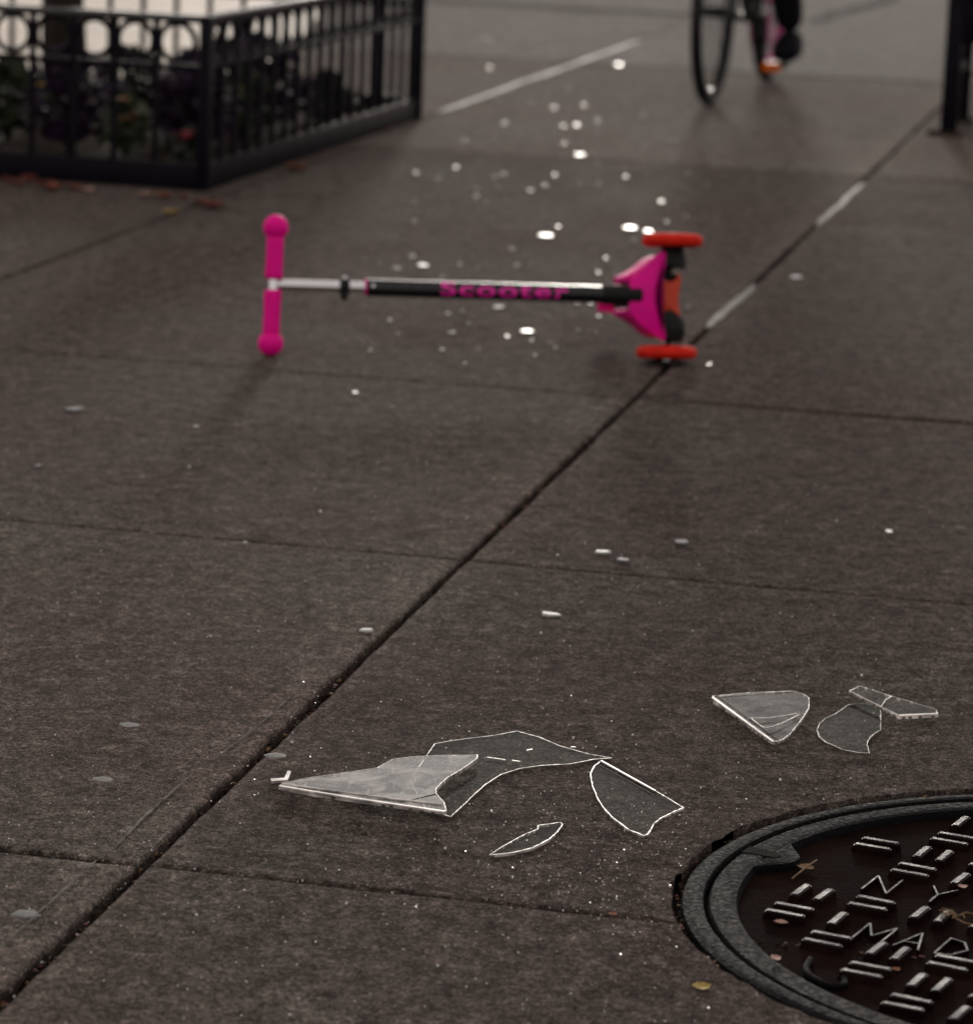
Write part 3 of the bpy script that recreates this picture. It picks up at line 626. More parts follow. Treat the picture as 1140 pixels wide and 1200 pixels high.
for (p, q, lb) in (((1032, 829), (1045, 816), 'short bright splinter resting on the long narrow shard'), ((638, 838), (630, 846), None)):
    if lb:
        bm = bm_new(); path_tube(bm, [g(*p, .013), g((p[0]+q[0])/2-1, (p[1]+q[1])/2-2, .014), g(*q, .013)], .0008, 6)
        tag(obj('plastic_splinter', bm, M['edge']), lb, 'plastic shard')
bm = bm_new()
for (x0, y0, x1, y1, r) in ((571, 888.5, 592, 891.5, .0008), (600, 892, 609, 893.5, .001), (617, 880, 624, 879, .001), (669, 876.5, 674, 876.5, .001)):
    p, q = g(x0, y0, .0048), g(x1, y1, .0048); d = (q-p).normalized(); s = Vector((-d.y, d.x, 0))*r
    prism(bm, [p-s, q-s*.5, q+s, p+s*.7], (0, 0, .0012))
tag(obj('plastic_chips', bm, M['edge']), 'row of tiny white chips lying on the flat under shard', 'plastic chips')

# ------------------------------------------------------------------ scattered fragments
def frag(x, y, wpx, hpx, m, label, group=None, tilt=.05, th_=.003, name='plastic_fragment'):
    p = g(x, y); D = p.y; k = D/FPX; bm = bm_new()
    wx = max(.004, wpx*k)/2; wy = max(.004, hpx*k*min(6, D/CAMH*.75))/2; wy = min(wy, wx*1.5); n_ = rnd.choice((5, 6, 7)); a0 = rnd.uniform(0, 6)
    tx, ty = rnd.uniform(-tilt, tilt), rnd.uniform(-tilt*.5, tilt*.5); T = []; B = []
    for i in range(n_):
        a = a0+2*math.pi*i/n_+rnd.uniform(-.25, .25); r = rnd.uniform(.7, 1.1); q = Vector((wx*r*math.cos(a), wy*r*math.sin(a), 0)); z = th_+tx*q.x+ty*q.y+.001
        T.append(bm.verts.new((q.x, q.y, z))); B.append(bm.verts.new((q.x*1.05, q.y*1.05, .0008)))
    bm.faces.new(T); bm.faces.new(B[::-1])
    for i in range(n_): bm.faces.new((B[i], B[(i+1) % n_], T[(i+1) % n_], T[i]))
    return tag(obj(name, bm, m, loc=p), label, 'plastic fragment', group)
F, FD = M['frag'], M['frag_dull']
for (x, y, w_, h_, m, lb) in (
    (645, 722, 26, 5, M['frag_soft'], 'elongated pale fragment on the slab right of the diagonal joint'), (707, 648.5, 24, 3.5, M['frag_soft'], 'flat white fragment just above the middle cross joint'),
    (797, 637, 20, 6, FD, 'dull fragment right of the white one above the middle cross joint'), (430, 740.5, 18, 4, M['frag_soft'], 'white fragment left of the diagonal joint in the middle'),
    (1041, 625, 9, 4, F, 'small fragment alone on the right slab'), (287, 638, 5, 5, F, 'bright dot of plastic on the left cross joint'),
    (730, 658, 16, 4, FD, 'thin sliver lying in the middle cross joint'), (724, 76, 13, 8, M['frag_bright'], 'brightest blurred glint, near the bicycle'),
    (640, 276.5, 20, 6, F, 'bright wide fragment behind the scooter tube'), (738.6, 268, 15, 5, F, 'bright fragment left of the upper scooter wheel'),
    (679, 182, 13, 7, M['frag_bright'], 'brightest fragment in the cluster behind the scooter'), (788, 165.6, 26, 4, M['frag_grey'], 'long dull fragment right of the cluster of glints'),
    (618, 389.5, 17, 6, F, 'bright fragment in front of the scooter tube'), (496, 312, 16, 6, F, 'oval fragment behind the black scooter tube'),
    (933, 326, 18, 6, FD, 'dull fragment right of the scooter near the joint'), (88, 480.5, 24, 6, FD, 'dull streaky fragment on the left slab'),
    (760, 272, 12, 6, F, 'bright fragment touching the upper scooter wheel'), (584, 361, 15, 5, FD, 'flat fragment under the scooter tube lettering')):
    frag(x, y, w_, h_, m, lb, 'plastic fragments', .03 if m is F else .1)
ZF = [(570, 46), (573.5, 79.5), (556, 88), (643, 59.5), (684, 86), (666, 104), (621, 120), (649, 127), (684, 124), (591, 145), (660, 148), (676, 147), (661, 169), (534, 197), (513, 210), (538, 217), (557.5, 231), (579.5, 208), (621.5, 224), (639, 218), (680, 216), (701, 216), (733, 208), (775, 237), (804, 222), (786, 107), (755.5, 172), (699, 192), (1011, 58), (1009, 76), (840, 193), (805, 204), (827, 216), (890, 211.5), (993, 271), (570, 238), (485, 239), (486, 260), (600, 292.6)]
BR = {(573.5, 79.5), (684, 124), (660, 148), (676, 147), (661, 169), (534, 197), (513, 210), (557.5, 231), (621.5, 224), (639, 218), (733, 208), (775, 237), (591, 145), (649, 127)}
for (x, y) in ZF:
    br = (x, y) in BR; frag(x, y, rnd.uniform(4, 8) if br else rnd.uniform(3, 7), rnd.uniform(2, 5), F if br else FD, 'small blurred pale fragment scattered on the pavement behind the scooter', 'blurred fragments behind the scooter', .14 if br else .2)
NF = [(605, 311.6), (539, 310.5), (427, 306), (445, 309.5), (465, 315), (483, 301), (542, 365), (525, 368.4), (457, 376), (549.5, 380), (466, 392), (530.5, 390.5), (424, 401), (434, 411.5), (518, 410.5), (545, 427), (594, 395), (416, 461), (459, 478), (230, 501), (358, 683), (45, 547), (375, 601), (831, 428), (592, 331)]
for (x, y) in NF: frag(x, y, rnd.uniform(3, 9), 4, rnd.choice((F, FD, FD)), 'small dull plastic fragment close around or in front of the scooter tube', 'small fragments around the scooter', .1, .002)

rf = random.Random(21)
for k in range(55):
    x, y = 640+rf.gauss(0, 105), 100+rf.random()**.8*320
    frag(x, y, rf.uniform(2, 5), rf.uniform(1.5, 4), rf.choice((FD, FD, F)), 'small blurred pale fragment scattered on the pavement behind the scooter' if y < 330 else 'small dull plastic fragment close around or in front of the scooter tube', 'blurred fragments behind the scooter' if y < 330 else 'small fragments around the scooter', .15, .002)

# ------------------------------------------------------------------ kick scooter lying on its side
P0 = g(781, 413, .022)                     # centre of the lower wheel
K0 = g(318, 403, .024)                     # centre of the lower grip knob
sc = thing('kick_scooter', Vector((P0.x, P0.y, 0)), "child's magenta and black kick scooter lying on its side on the pavement", 'scooter')
AX = Vector((0, 0, 1)); ZW = .126          # axle runs vertically; mid height of the scooter
def L(p): return Vector(p)-Vector((P0.x, P0.y, 0))
dk = Vector((-.25, .97, 0)).normalized()   # deck runs away from the camera
kx = L((K0.x, K0.y, 0)); sc.rotation_mode = 'QUATERNION'; from mathutils import Quaternion
sc.rotation_quaternion = Quaternion(kx.normalized(), R(10.5)); sc.location.z = .009
HB = Vector((kx.x+.002, kx.y, .132))       # T-bar centre
st0 = Vector((-.072, -.012, ZW))           # lower end of the outer tube
sdir = (st0-HB).normalized()
for zz in (.013, .2370):
    wv = thing_w = None
    bm = bm_new(); lathe(bm, ((zz-.013)*.035, 0, zz-.013), AX, [(0, .046), (.001, .053), (.004, .0585), (.009, .0608), (.013, .0614), (.017, .0608), (.022, .0585), (.025, .053), (.026, .046)], n=56)
    wo_ = obj('wheel', bm, M['redwheel'], sc, smooth='all')
    bm = bm_new(); lathe(bm, ((zz-.013)*.035, 0, zz-.0145), AX, [(0, .012), (0, .026), (.0015, .028), (.0275, .028), (.029, .026), (.029, .012)], n=36)
    obj('wheel_hub', bm, M['blackpl'], wo_, smooth=True)
    bm = bm_new(); lathe(bm, ((zz-.013)*.035, 0, zz-.0165), AX, [(0, .004), (0, .007), (.033, .007), (.033, .004)], n=6)
    obj('axle_bolt', bm, M['chrome'], wo_, smooth=True)
# axle knuckles: curved black arms from each wheel towards the middle
for sg in (-1, 1):
    bm = bm_new()
    zc = [ZW+sg*q for q in (.100, .088, .074, .060, .046, .034)]; xo = [.002, .006, .008, .007, .002, -.006]; rw = [.018, .025, .029, .030, .028, .022]
    path_tube(bm, [(x, -.004, z) for x, z in zip(xo, zc)], .02, 20, rs=rw)
    obj('axle_knuckle', bm, M['blackpl'], sc, smooth=True)
# magenta front fairing (its outline is seen square on)
def XZ(pts, y): return [Vector((x, y, ZW+z)) for x, z in pts]
fair = [(-.078, .020), (-.070, .036), (-.052, .055), (-.030, .078), (-.012, .088), (-.006, .084), (-.004, .066), (-.010, .046), (-.018, .028), (-.021, .010), (-.021, -.010), (-.016, -.030), (-.008, -.050), (-.002, -.068), (-.004, -.086), (-.010, -.090), (-.028, -.078), (-.048, -.064), (-.070, -.044), (-.078, -.024)]
fs = smooth_path(fair+[fair[0]], 3)[:-1]
bm = bm_new(); prism(bm, XZ(fs, -.030), (0, .024, 0), .005)
obj('front_fairing', bm, M['magenta'], sc, smooth=True)
# wings of the deck running back
for sg in (-1, 1):
    bm = bm_new()
    o_ = [(-.010, .084), (-.030, .076), (-.050, .058), (-.070, .046), (-.086, .038), (-.086, .028), (-.070, .024), (-.040, .028), (-.018, .046)]
    pts = [Vector((x, -.006, ZW+sg*z)) for x, z in o_]
    prism(bm, pts, Vector((-.02, .09, 0)), .003)
    obj('deck_wing', bm, M['magenta'], sc, smooth=True)
# orange centre block under the nose
bm = bm_new(); ob = [(-.024, .034), (-.005, .030), (.010, .036), (.022, .046), (.026, .030), (.022, .008), (.021, -.012), (.024, -.030), (.026, -.046), (.012, -.036), (-.005, -.031), (-.024, -.033)]
prism(bm, XZ(smooth_path(ob+[ob[0]], 2)[:-1], -.022), (0, .04, 0), .004)
obj('steering_block', bm, M['orange_pl'], sc, smooth=True)
# deck board, its top facing the handle
bm = bm_new(); s_n = Vector((dk.y, -dk.x, 0))
def dkp(t, h, q): return Vector((-.012, 0, ZW))+dk*t+Vector((0, 0, h))+s_n*q
dl = [(.02, .046), (.06, .042), (.12, .036), (.20, .036), (.26, .038), (.30, .034), (.31, .020), (.31, -.020), (.30, -.034), (.26, -.038), (.20, -.036), (.12, -.036), (.06, -.042), (.02, -.046)]
prism(bm, [dkp(t, h, -.012) for t, h in dl], s_n*.020, .004); obj('deck', bm, M['magenta'], sc, smooth=True)
bm = bm_new(); dl2 = [(.06, .030), (.26, .030), (.29, .018), (.29, -.018), (.26, -.030), (.06, -.030)]
prism(bm, [dkp(t, h, -.0135) for t, h in dl2], s_n*.003, .0008); obj('grip_pad', bm, M['blackpl'], sc)
bm = bm_new(); lathe(bm, dkp(.335, -.012, .012), AX, [(0, .030), (.002, .037), (.008, .040), (.016, .040), (.022, .037), (.024, .030)], n=36); rw_ = obj('rear_wheel', bm, M['redwheel'], sc, smooth='all')
bm = bm_new(); pts = []
for k in range(9):
    a = R(-20+k*20); pts.append(dkp(.335, 0, .012)+dk*math.cos(a)*.047-s_n*math.sin(a)*.047)
A = [p+Vector((0, 0, .024)) for p in pts]; B = [p-Vector((0, 0, .024)) for p in pts]
va = [bm.verts.new(p) for p in A]; vb = [bm.verts.new(p) for p in B]
for k in range(8): bm.faces.new((va[k], va[k+1], vb[k+1], vb[k]))
r_ = bmesh.ops.solidify(bm, geom=list(bm.faces), thickness=.003); obj('rear_brake', bm, M['magenta'], sc, smooth=True)
# stem
e0 = HB+sdir*.183; e1_ = st0+sdir*.0
bm = bm_new(); lathe(bm, HB-sdir*.004, sdir, [(0, .009), (.002, .0112), (.195, .0112), (.197, .009)], n=28); obj('inner_tube', bm, M['chrome'], sc, smooth=True)
L_out = (e1_-e0).length
bm = bm_new(); lathe(bm, e0, sdir, [(0, .0135), (.002, .0168), (L_out-.002, .0168), (L_out, .015)], n=40); obj('outer_tube', bm, M['chrome'], sc, smooth=True)
# black decal wrapped round the camera side of the tube
def around(t, a, r):    # a: 0 faces -Y, positive is up
    s = sdir; u = Vector((0, -1, 0)); u = (u-s*u.dot(s)).normalized(); v = u.cross(s).normalized()
    if v.z < 0: v = -v
    return e0+s*t+(u*math.cos(a)+v*math.sin(a))*r
bm = bm_new(); rings = []
angs = [R(-170+ (170+62)*k/26) for k in range(27)]
for t in (.002, .1, .2, .3, .4, L_out-.002): rings.append([bm.verts.new(around(t, a, .0174)) for a in angs])
for A, B in zip(rings, rings[1:]):
    for k in range(26): bm.faces.new((A[k], A[k+1], B[k+1], B[k]))
bmesh.ops.recalc_face_normals(bm, faces=bm.faces)
dec = obj('tube_decal', bm, M['blackglo'], sc, smooth='all')
# lettering on the decal, wrapped on the tube
cv = bpy.data.curves.new('lettering_curve', 'FONT'); cv.body = 'Scooter'; cv.size = 1; cv.offset = .018; cv.space_character = 1.12; cv.resolution_u = 5
tmp = bpy.data.objects.new('tmp', cv); C.objects.link(tmp); dg = bpy.context.evaluated_depsgraph_get(); dg.update()
me = bpy.data.meshes.new_from_object(tmp.evaluated_get(dg)); bpy.data.objects.remove(tmp)
bm = bm_new(); bm.from_mesh(me); bpy.data.meshes.remove(me)
bmesh.ops.triangulate(bm, faces=bm.faces)
for _ in range(2): bmesh.ops.subdivide_edges(bm, edges=[e for e in bm.edges if e.calc_length() > .08], cuts=1)
xs = [v.co.x for v in bm.verts]; ys = [v.co.y for v in bm.verts]; x0, x1, y0, y1 = min(xs), max(xs), min(ys), max(ys)
T0 = (g(514, 343, ZW)-Vector((P0.x, P0.y, 0))-e0).dot(sdir); T1 = (g(664, 348, ZW)-Vector((P0.x, P0.y, 0))-e0).dot(sdir)
for v in bm.verts:
    fx = (v.co.x-x0)/(x1-x0); fy = (v.co.y-y0)/(y1-y0)
    v.co = around(T0+(T1-T0)*fx, R(-40+98*fy), .01765)
obj('lettering', bm, M['letter'], dec)
bm = bm_new(); lathe(bm, e0-sdir*.002, sdir, [(0, .0125), (.0005, .0174), (.002, .0178), (.003, .0174)], n=36); obj('tube_trim', bm, M['magenta'], sc, smooth=True)
# collar clamp with its bolt
cc = HB+sdir*.141
bm = bm_new(); lathe(bm, cc-sdir*.010, sdir, [(0, .012), (.001, .0165), (.019, .0165), (.020, .012)], n=32)
box(bm, cc+Vector((0, -.004, -.016)), (.013, .020, .022), bev=.003); cl = obj('height_clamp', bm, M['blackpl'], sc, smooth=True)
bm = bm_new(); lathe(bm, cc+Vector((0, 0, .012)), (0, 0, 1), [(0, .0045), (.0075, .0045), (.009, .003)], n=12); obj('clamp_bolt', bm, M['chrome'], cl, smooth=True)
bm = bm_new(); lathe(bm, around(.014, R(8), .014), Vector((0, -1, 0)), [(0, .0045), (.006, .0045), (.0075, .002)], n=16); obj('push_button', bm, M['chrome'], sc, smooth='all')
# lower socket
bm = bm_new(); lathe(bm, st0-sdir*.060, sdir, [(0, .0178), (.002, .0195), (.040, .0205), (.070, .0235), (.078, .0235), (.080, .020)], n=32); obj('stem_socket', bm, M['blackpl'], sc, smooth=True)
# T-bar: a chrome elbow with two magenta grips
bm = bm_new(); lathe(bm, HB-Vector((0, 0, .03)), AX, [(0, .0105), (.001, .0115), (.059, .0115), (.060, .0105)], n=24); obj('crossbar', bm, M['chrome'], sc, smooth=True)
for sg in (-1, 1):
    zb = HB.z-.016; zt = .2450-HB.z
    ln = (zb if sg < 0 else zt)
    # grip then round knob; knob centre ends 24 mm over the ground for the lower one
    prof = [(.010, .0135), (.0125, .0172), (.020, .0180), (.050, .0168), (.080, .0172)]
    kc = ln
    prof += [(kc-.0215, .0175)] if kc-.0215 > .081 else []
    for a in range(-50, 91, 14): prof.append((kc+.0255*math.sin(R(a)), .0255*math.cos(R(a))))
    bm = bm_new(); lathe(bm, HB, Vector((.030*sg, 0, sg)), prof, n=36); obj('grip', bm, M['magenta_rub'], sc, smooth='all')

# ------------------------------------------------------------------ tree guard fence round the planted pit
FB1, FA0, FA1 = -2.716, 8.905, 11.16; FW = 1.56; FB0 = FB1-FW
fg = thing('tree_guard_fence', ab(FB1, FA0), 'low black steel fence with ring frieze round the planted tree pit', 'fence', rz=GR-R(1.3))
def FP(b, a, z): return Vector((b-FB1, a-FA0, z))
RTOP = .475
for b, a in ((FB0, FA0), (FB1, FA0), (FB0, FA1), (FB1, FA1)):
    bm = bm_new(); box(bm, FP(b, a, RTOP/2), (.032, .032, RTOP), bev=.003); obj('corner_post', bm, M['fence'], fg, smooth=True)
base_ring = bm_new(); torus(base_ring, (0, 0, 0), (0, 1, 0), .0505, .0082, 32, 8); 
ring_me = bpy.data.meshes.new('ring'); base_ring.to_mesh(ring_me); base_ring.free(); ring_me.materials.append(M['fence']); [setattr(p, 'use_smooth', True) for p in ring_me.polygons]
bal = bm_new(); box(bal, (0, 0, (.07+RTOP-.02)/2), (.015, .015, RTOP-.02-.07)); bal_me = bpy.data.meshes.new('baluster'); bal.to_mesh(bal_me); bal.free(); bal_me.materials.append(M['fence'])
def fence_side(b0, a0, b1, a1, zm=.333):
    p, q = FP(b0, a0, 0), FP(b1, a1, 0); L_ = (q-p).length; d = (q-p)/L_; rz = math.atan2(d.y, d.x); c = (p+q)/2
    def rail(nm, z, h, t):
        bm = bm_new(); box(bm, c+Vector((0, 0, z)), (L_-.034, t, h), rz, .002); obj(nm, bm, M['rail' if nm == 'top_rail' else 'fence'], fg, smooth=True)
    rail('top_rail', RTOP-.011, .022, .030); rail('mid_rail', zm, .016, .016); rail('base_plate', .037, .074, .012)
    n_ = round((L_-.05)/.1185)
    off = (L_-(n_-1)*.1185)/2
    for k in range(n_-1):
        x = .0235+.1185*(k+1)
        if x > L_-.03: break
        o = bpy.data.objects.new('baluster', bal_me); C.objects.link(o); o.parent = fg; o.location = p+d*x; o.rotation_euler = (0, 0, rz)
    for k in range(n_ if zm < .35 else 0):
        x = .0235+.1185*(k+.5)
        if x > L_-.05: break
        o = bpy.data.objects.new('frieze_ring', ring_me); C.objects.link(o); o.parent = fg; o.location = p+d*x+Vector((0, 0, .4005)); o.rotation_euler = (0, 0, rz)
fence_side(FB1, FA0, FB0, FA0); fence_side(FB1, FA0, FB1, FA1); fence_side(FB1, FA1, FB0, FA1, .38); fence_side(FB0, FA0, FB0, FA1)
# soil bed
bm = bm_new(); nx_, ny_ = 24, 34; gv = [[bm.verts.new(ab(FB0+.06+(FW-.08)*i/nx_, FA0+.05+(FA1-FA0-.10)*j/ny_, .030+.018*noise.noise(Vector((i*.5, j*.5, 0))))) for j in range(ny_+1)] for i in range(nx_+1)]
for i in range(nx_):
    for j in range(ny_): bm.faces.new((gv[i][j], gv[i+1][j], gv[i+1][j+1], gv[i][j+1]))
tag(obj('soil', bm, M['soil'], smooth='all'), kind='structure')

# tree in the pit
def tree():
    base = ab(-3.50, 9.98, .03)
    t = thing('street_tree', base, 'slender street tree with dark bark growing inside the black fence', 'tree')
    bm = bm_new(); pts = [Vector((.012*math.sin(k*1.1), .012*math.cos(k*.8), -.03+k*.16)) for k in range(30)]
    path_tube(bm, pts, .06, 16, rs=[.082, .066, .060]+[.058-.0012*k for k in range(27)])
    for k in range(7):
        a = k*2.4; z = 4.0+.1*k; d = Vector((math.cos(a), math.sin(a), .9)); p = Vector((0, 0, z))
        path_tube(bm, [p, p+d*.35, p+d*.8+Vector((0, 0, .1))], .02, 8, rs=[.024, .016, .006])
    obj('trunk', bm, M['bark'], t, smooth='all')
    bm = bm_new()
    for k in range(2600):
        c = Vector((rnd.gauss(0, .5), rnd.gauss(0, .5), 5.3+rnd.gauss(0, .38)))
        if noise.noise(c*2.2) < -.08: continue
        u = Vector((rnd.uniform(-1, 1), rnd.uniform(-1, 1), rnd.uniform(-1, 1))).normalized(); v = u.orthogonal().normalized(); s = rnd.uniform(.02, .04)
        bm.faces.new([bm.verts.new(c+u*s), bm.verts.new(c+v*s*.6), bm.verts.new(c-u*s), bm.verts.new(c-v*s*.6)])
    obj('crown', bm, M['leaf_green'], t)
tree()
def plant(name, b, a, h, wd, fm, label, petals=None, n=260, leaf=.045):
    t = thing(name, ab(b, a, .03), label, 'plant'); bm = bm_new(); st = bm_new()
    for k in range(6):
        an = rnd.uniform(0, 6.28); path_tube(st, [(0, 0, -.01), (math.cos(an)*wd*.15, math.sin(an)*wd*.15, h*.4), (math.cos(an)*wd*.35, math.sin(an)*wd*.35, h*.8)], .004, 6)
    for k in range(n):
        u = rnd.random()**.5; an = rnd.uniform(0, 6.28); ht = rnd.random(); rr_ = wd/2*u*(math.sin(math.pi*min(.98, ht*.8+.15)))
        c = Vector((rr_*math.cos(an), rr_*math.sin(an), h*(.12+.88*ht))); d = (Vector((c.x, c.y, h*.2))+Vector((rnd.gauss(0, .03), rnd.gauss(0, .03), rnd.gauss(0, .05)))).normalized()
        s = leaf*rnd.uniform(.6, 1.2); v = d.cross(Vector((rnd.gauss(0, .4), rnd.gauss(0, .4), 1))).normalized()*s*.42; w2 = d.cross(v).normalized()*s*.12
        p = [c-d*s*.5, c-d*s*.1+v+w2, c+d*s*.35+v*.7, c+d*s*.65, c+d*s*.35-v*.7, c-d*s*.1-v+w2]
        bm.faces.new([bm.verts.new(q) for q in p])
    obj('foliage', bm, M[fm], t); obj('stem', st, M['leaf_dark'], t)
    if petals:
        for k in range(petals[1]):
            bm = bm_new(); an = rnd.uniform(0, 6.28); c = Vector((wd*.4*rnd.random()*math.cos(an), wd*.42*math.sin(an), h*rnd.uniform(.6, 1.08)))
            for q in range(9):
                a2 = q*2*math.pi/9; d = Vector((math.cos(a2), math.sin(a2), .35)); s = .020*rnd.uniform(.8, 1.2); e = Vector((-d.y, d.x, 0))*s*.4
                bm.faces.new([bm.verts.new(c), bm.verts.new(c+d*s*.7+e), bm.verts.new(c+d*s), bm.verts.new(c+d*s*.7-e)])
            obj('flower', bm, M[petals[0]], t)
plant('purple_plant', -3.26, 9.35, .30, .30, 'leaf_purple', 'dark purple leafy plant in front of the tree trunk behind the front fence')
plant('purple_plant', -2.93, 9.50, .27, .26, 'leaf_purple', 'dark purple leafy plant beside the near corner post', ('petal_red', 2))
plant('purple_plant', -2.93, 10.15, .30, .34, 'leaf_purple', 'tall dark purple plant seen through the side of the fence', n=420)
plant('purple_plant', -3.02, 9.72, .27, .22, 'leaf_purple', 'dark purple plant in the middle of the bed', n=300)
plant('marigold', -3.08, 9.33, .17, .20, 'leaf_green', 'leafy plant with orange and yellow blooms behind the front fence', ('petal_orange', 6), n=150, leaf=.035)
plant('marigold', -2.86, 9.78, .22, .20, 'leaf_green', 'yellow flowering plant near the side fence', ('petal_yellow', 5), n=150, leaf=.035)
plant('flowering_plant', -2.86, 9.22, .10, .16, 'leaf_dark', 'low dark plant with red flowers by the near corner post', ('petal_red', 5), n=110, leaf=.03)
plant('leafy_plant', -3.50, 9.50, .24, .26, 'leaf_green', 'green bushy plant left of the tree trunk', ('petal_yellow', 3), n=220)
plant('leafy_plant', -3.12, 10.4, .27, .34, 'leaf_dark', 'dark green plant at the back of the bed', n=320)
plant('leafy_plant', -2.85, 10.65, .15, .22, 'leaf_dark', 'low dark green plant near the far corner of the bed', ('petal_orange', 3), n=200)
plant('leafy_plant', -3.45, 10.5, .20, .34, 'leaf_dark', 'low dark green plant behind the tree trunk', n=260)

# fallen leaves by the fence
fl = [(12, 213, 'fall_red'), (22, 216, 'fall_red'), (34, 211, 'fall_red'), (47, 216, 'fall_red'), (58, 214, 'fall_red'), (66, 219, 'fall_orange'), (60, 222, 'fall_red'), (88, 221, 'fall_red'), (103, 224, 'fall_pink'), (170, 229, 'fall_pink'), (192, 231, 'fall_orange'), (215, 232, 'fall_red'), (236, 238, 'fall_red'), (246, 243, 'fall_red'), (254, 241, 'fall_red'), (3, 210, 'fall_red'), (200, 250, 'fall_yellow'), (425, 158, 'fall_orange'), (450, 152, 'fall_red'), (345, 196, 'fall_orange'), (352, 200, 'fall_red')]
for i, (x, y, m) in enumerate(fl):
    nm = {'fall_red': 'dark red', 'fall_orange': 'orange', 'fall_yellow': 'yellow', 'fall_pink': 'pale'}[m]
    o = litter('fallen_leaf', x, y, .003, rnd.uniform(.030, .048), M[m], f'{nm} fallen leaf on the pavement at the foot of the black fence', 'leaf', elong=1.5, rz=rnd.uniform(0, 6), curl=.5)
    tag(o, group=f'{nm} leaves along the fence foot')

# ------------------------------------------------------------------ bicycle and rider
W1 = Vector((.747, 12.42, 0)); hd = Vector((.245, .97, 0)).normalized(); WB = 1.20
bk = thing('bicycle', W1, 'dark bicycle with a pink rear rim ridden across the pavement', 'bicycle', rz=math.atan2(hd.y, hd.x))
RW = .335       # local X runs from the front wheel (origin) back to the rear wheel
def wheel(x, rimm):
    bm = bm_new(); torus(bm, (x, 0, RW), (0, 1, 0), RW-.022, .022, 72, 12); wl = obj('wheel', bm, M['tyre'], bk, smooth='all')
    bm = bm_new(); lathe(bm, (x, -.011, RW), (0, 1, 0), [(0, RW-(.085 if rimm == 'rim_pink' else .055)), (0, RW-.036), (.022, RW-.036), (.022, RW-(.085 if rimm == 'rim_pink' else .055))], n=72, closed=True); obj('rim', bm, M[rimm], wl, smooth=True)
    bm = bm_new(); tube(bm, (x, -.045, RW), (x, .045, RW), .018); obj('hub', bm, M['tyre'], wl, smooth=True)
    bm = bm_new()
    for k in range(28):
        a = 2*math.pi*k/28; a2 = a+(.5 if k % 4 < 2 else -.5); y = .02 if k % 2 else -.02
        tube(bm, (x+.018*math.cos(a2), y, RW+.018*math.sin(a2)), (x+(RW-.05)*math.cos(a), 0, RW+(RW-.05)*math.sin(a)), .0011, n=5, caps=False)
    obj('spokes', bm, M['rim'], wl)
wheel(0, 'rim'); wheel(WB, 'rim_pink')
bm = bm_new(); pts = [(WB+r_*math.cos(R(a)), .034, RW+r_*math.sin(R(a))) for r_, a in [(.285, 175), (.288, 188), (.288, 200), (.286, 212), (.280, 224), (.215, 218), (.20, 198), (.205, 178)]]
prism(bm, pts, (0, .003, 0)); bm2 = bm.copy(); obj('skirt_guard', bm, M['rim_pink'], bk); [setattr(v, 'co', Vector((v.co.x, -v.co.y, v.co.z))) for v in bm2.verts]; bmesh.ops.reverse_faces(bm2, faces=bm2.faces); obj('skirt_guard', bm2, M['rim_pink'], bk)
bbp = Vector((WB-.46, 0, .27)); seat = Vector((WB-.30, 0, .86)); head_t = Vector((.17, 0, .84)); head_b = Vector((.13, 0, .68))
bm = bm_new()
for p, q, r in ((bbp, seat, .017), (bbp, head_b+Vector((.01, 0, .03)), .022), (seat+Vector((-.01, 0, -.10)), head_t, .018), (head_b, head_t+Vector((.01, 0, .04)), .021)): tube(bm, p, q, r)
for y in (-.055, .055):
    tube(bm, bbp+Vector((0, y*.6, 0)), (WB, y, RW), .011); tube(bm, seat+Vector((0, y*.3, -.10)), (WB, y, RW), .009)
obj('frame', bm, M['frame_pt'], bk, smooth=True)
bm = bm_new()
for y in (-.05, .05): path_tube(bm, [head_b+Vector((0, y, -.02)), (.06, y, .50), (0, y, RW)], .013)
box(bm, head_b+Vector((-.005, 0, -.01)), (.04, .13, .03), bev=.008); obj('fork', bm, M['frame_pt'], bk, smooth=True)
bm = bm_new(); path_tube(bm, [(.16, -.30, 1.02), (.15, -.12, 1.03), (.16, 0, 1.0), (.15, .12, 1.03), (.16, .30, 1.02)], .012); tube(bm, head_t, (.175, 0, 1.0), .014); obj('handlebar', bm, M['rim'], bk, smooth=True)
bm = bm_new(); lathe(bm, (WB-.44, 0, .95), (1, 0, 0), [(0, .012), (.08, .028), (.16, .055), (.24, .075), (.27, .06)], n=20)
for v in bm.verts: v.co.z = .95+(v.co.z-.95)*.45
tube(bm, seat-Vector((.0, 0, .02)), (WB-.285, 0, .93), .013); obj('saddle', bm, M['blackpl'], bk, smooth='all')
bm = bm_new(); lathe(bm, bbp+Vector((0, -.052, 0)), (0, 1, 0), [(0, .07), (0, .092), (.005, .092), (.005, .07)], n=40, closed=True)
rp = bbp+Vector((-.02, 0, -.17)); lp = bbp+Vector((.02, 0, .17))
tube(bm, bbp+Vector((0, -.06, 0)), bbp+Vector((0, .06, 0)), .014); tube(bm, bbp+Vector((0, -.062, 0)), rp+Vector((0, -.062, 0)), .011); tube(bm, bbp+Vector((0, .062, 0)), lp+Vector((0, .062, 0)), .011)
obj('crankset', bm, M['tyre'], bk, smooth=True)
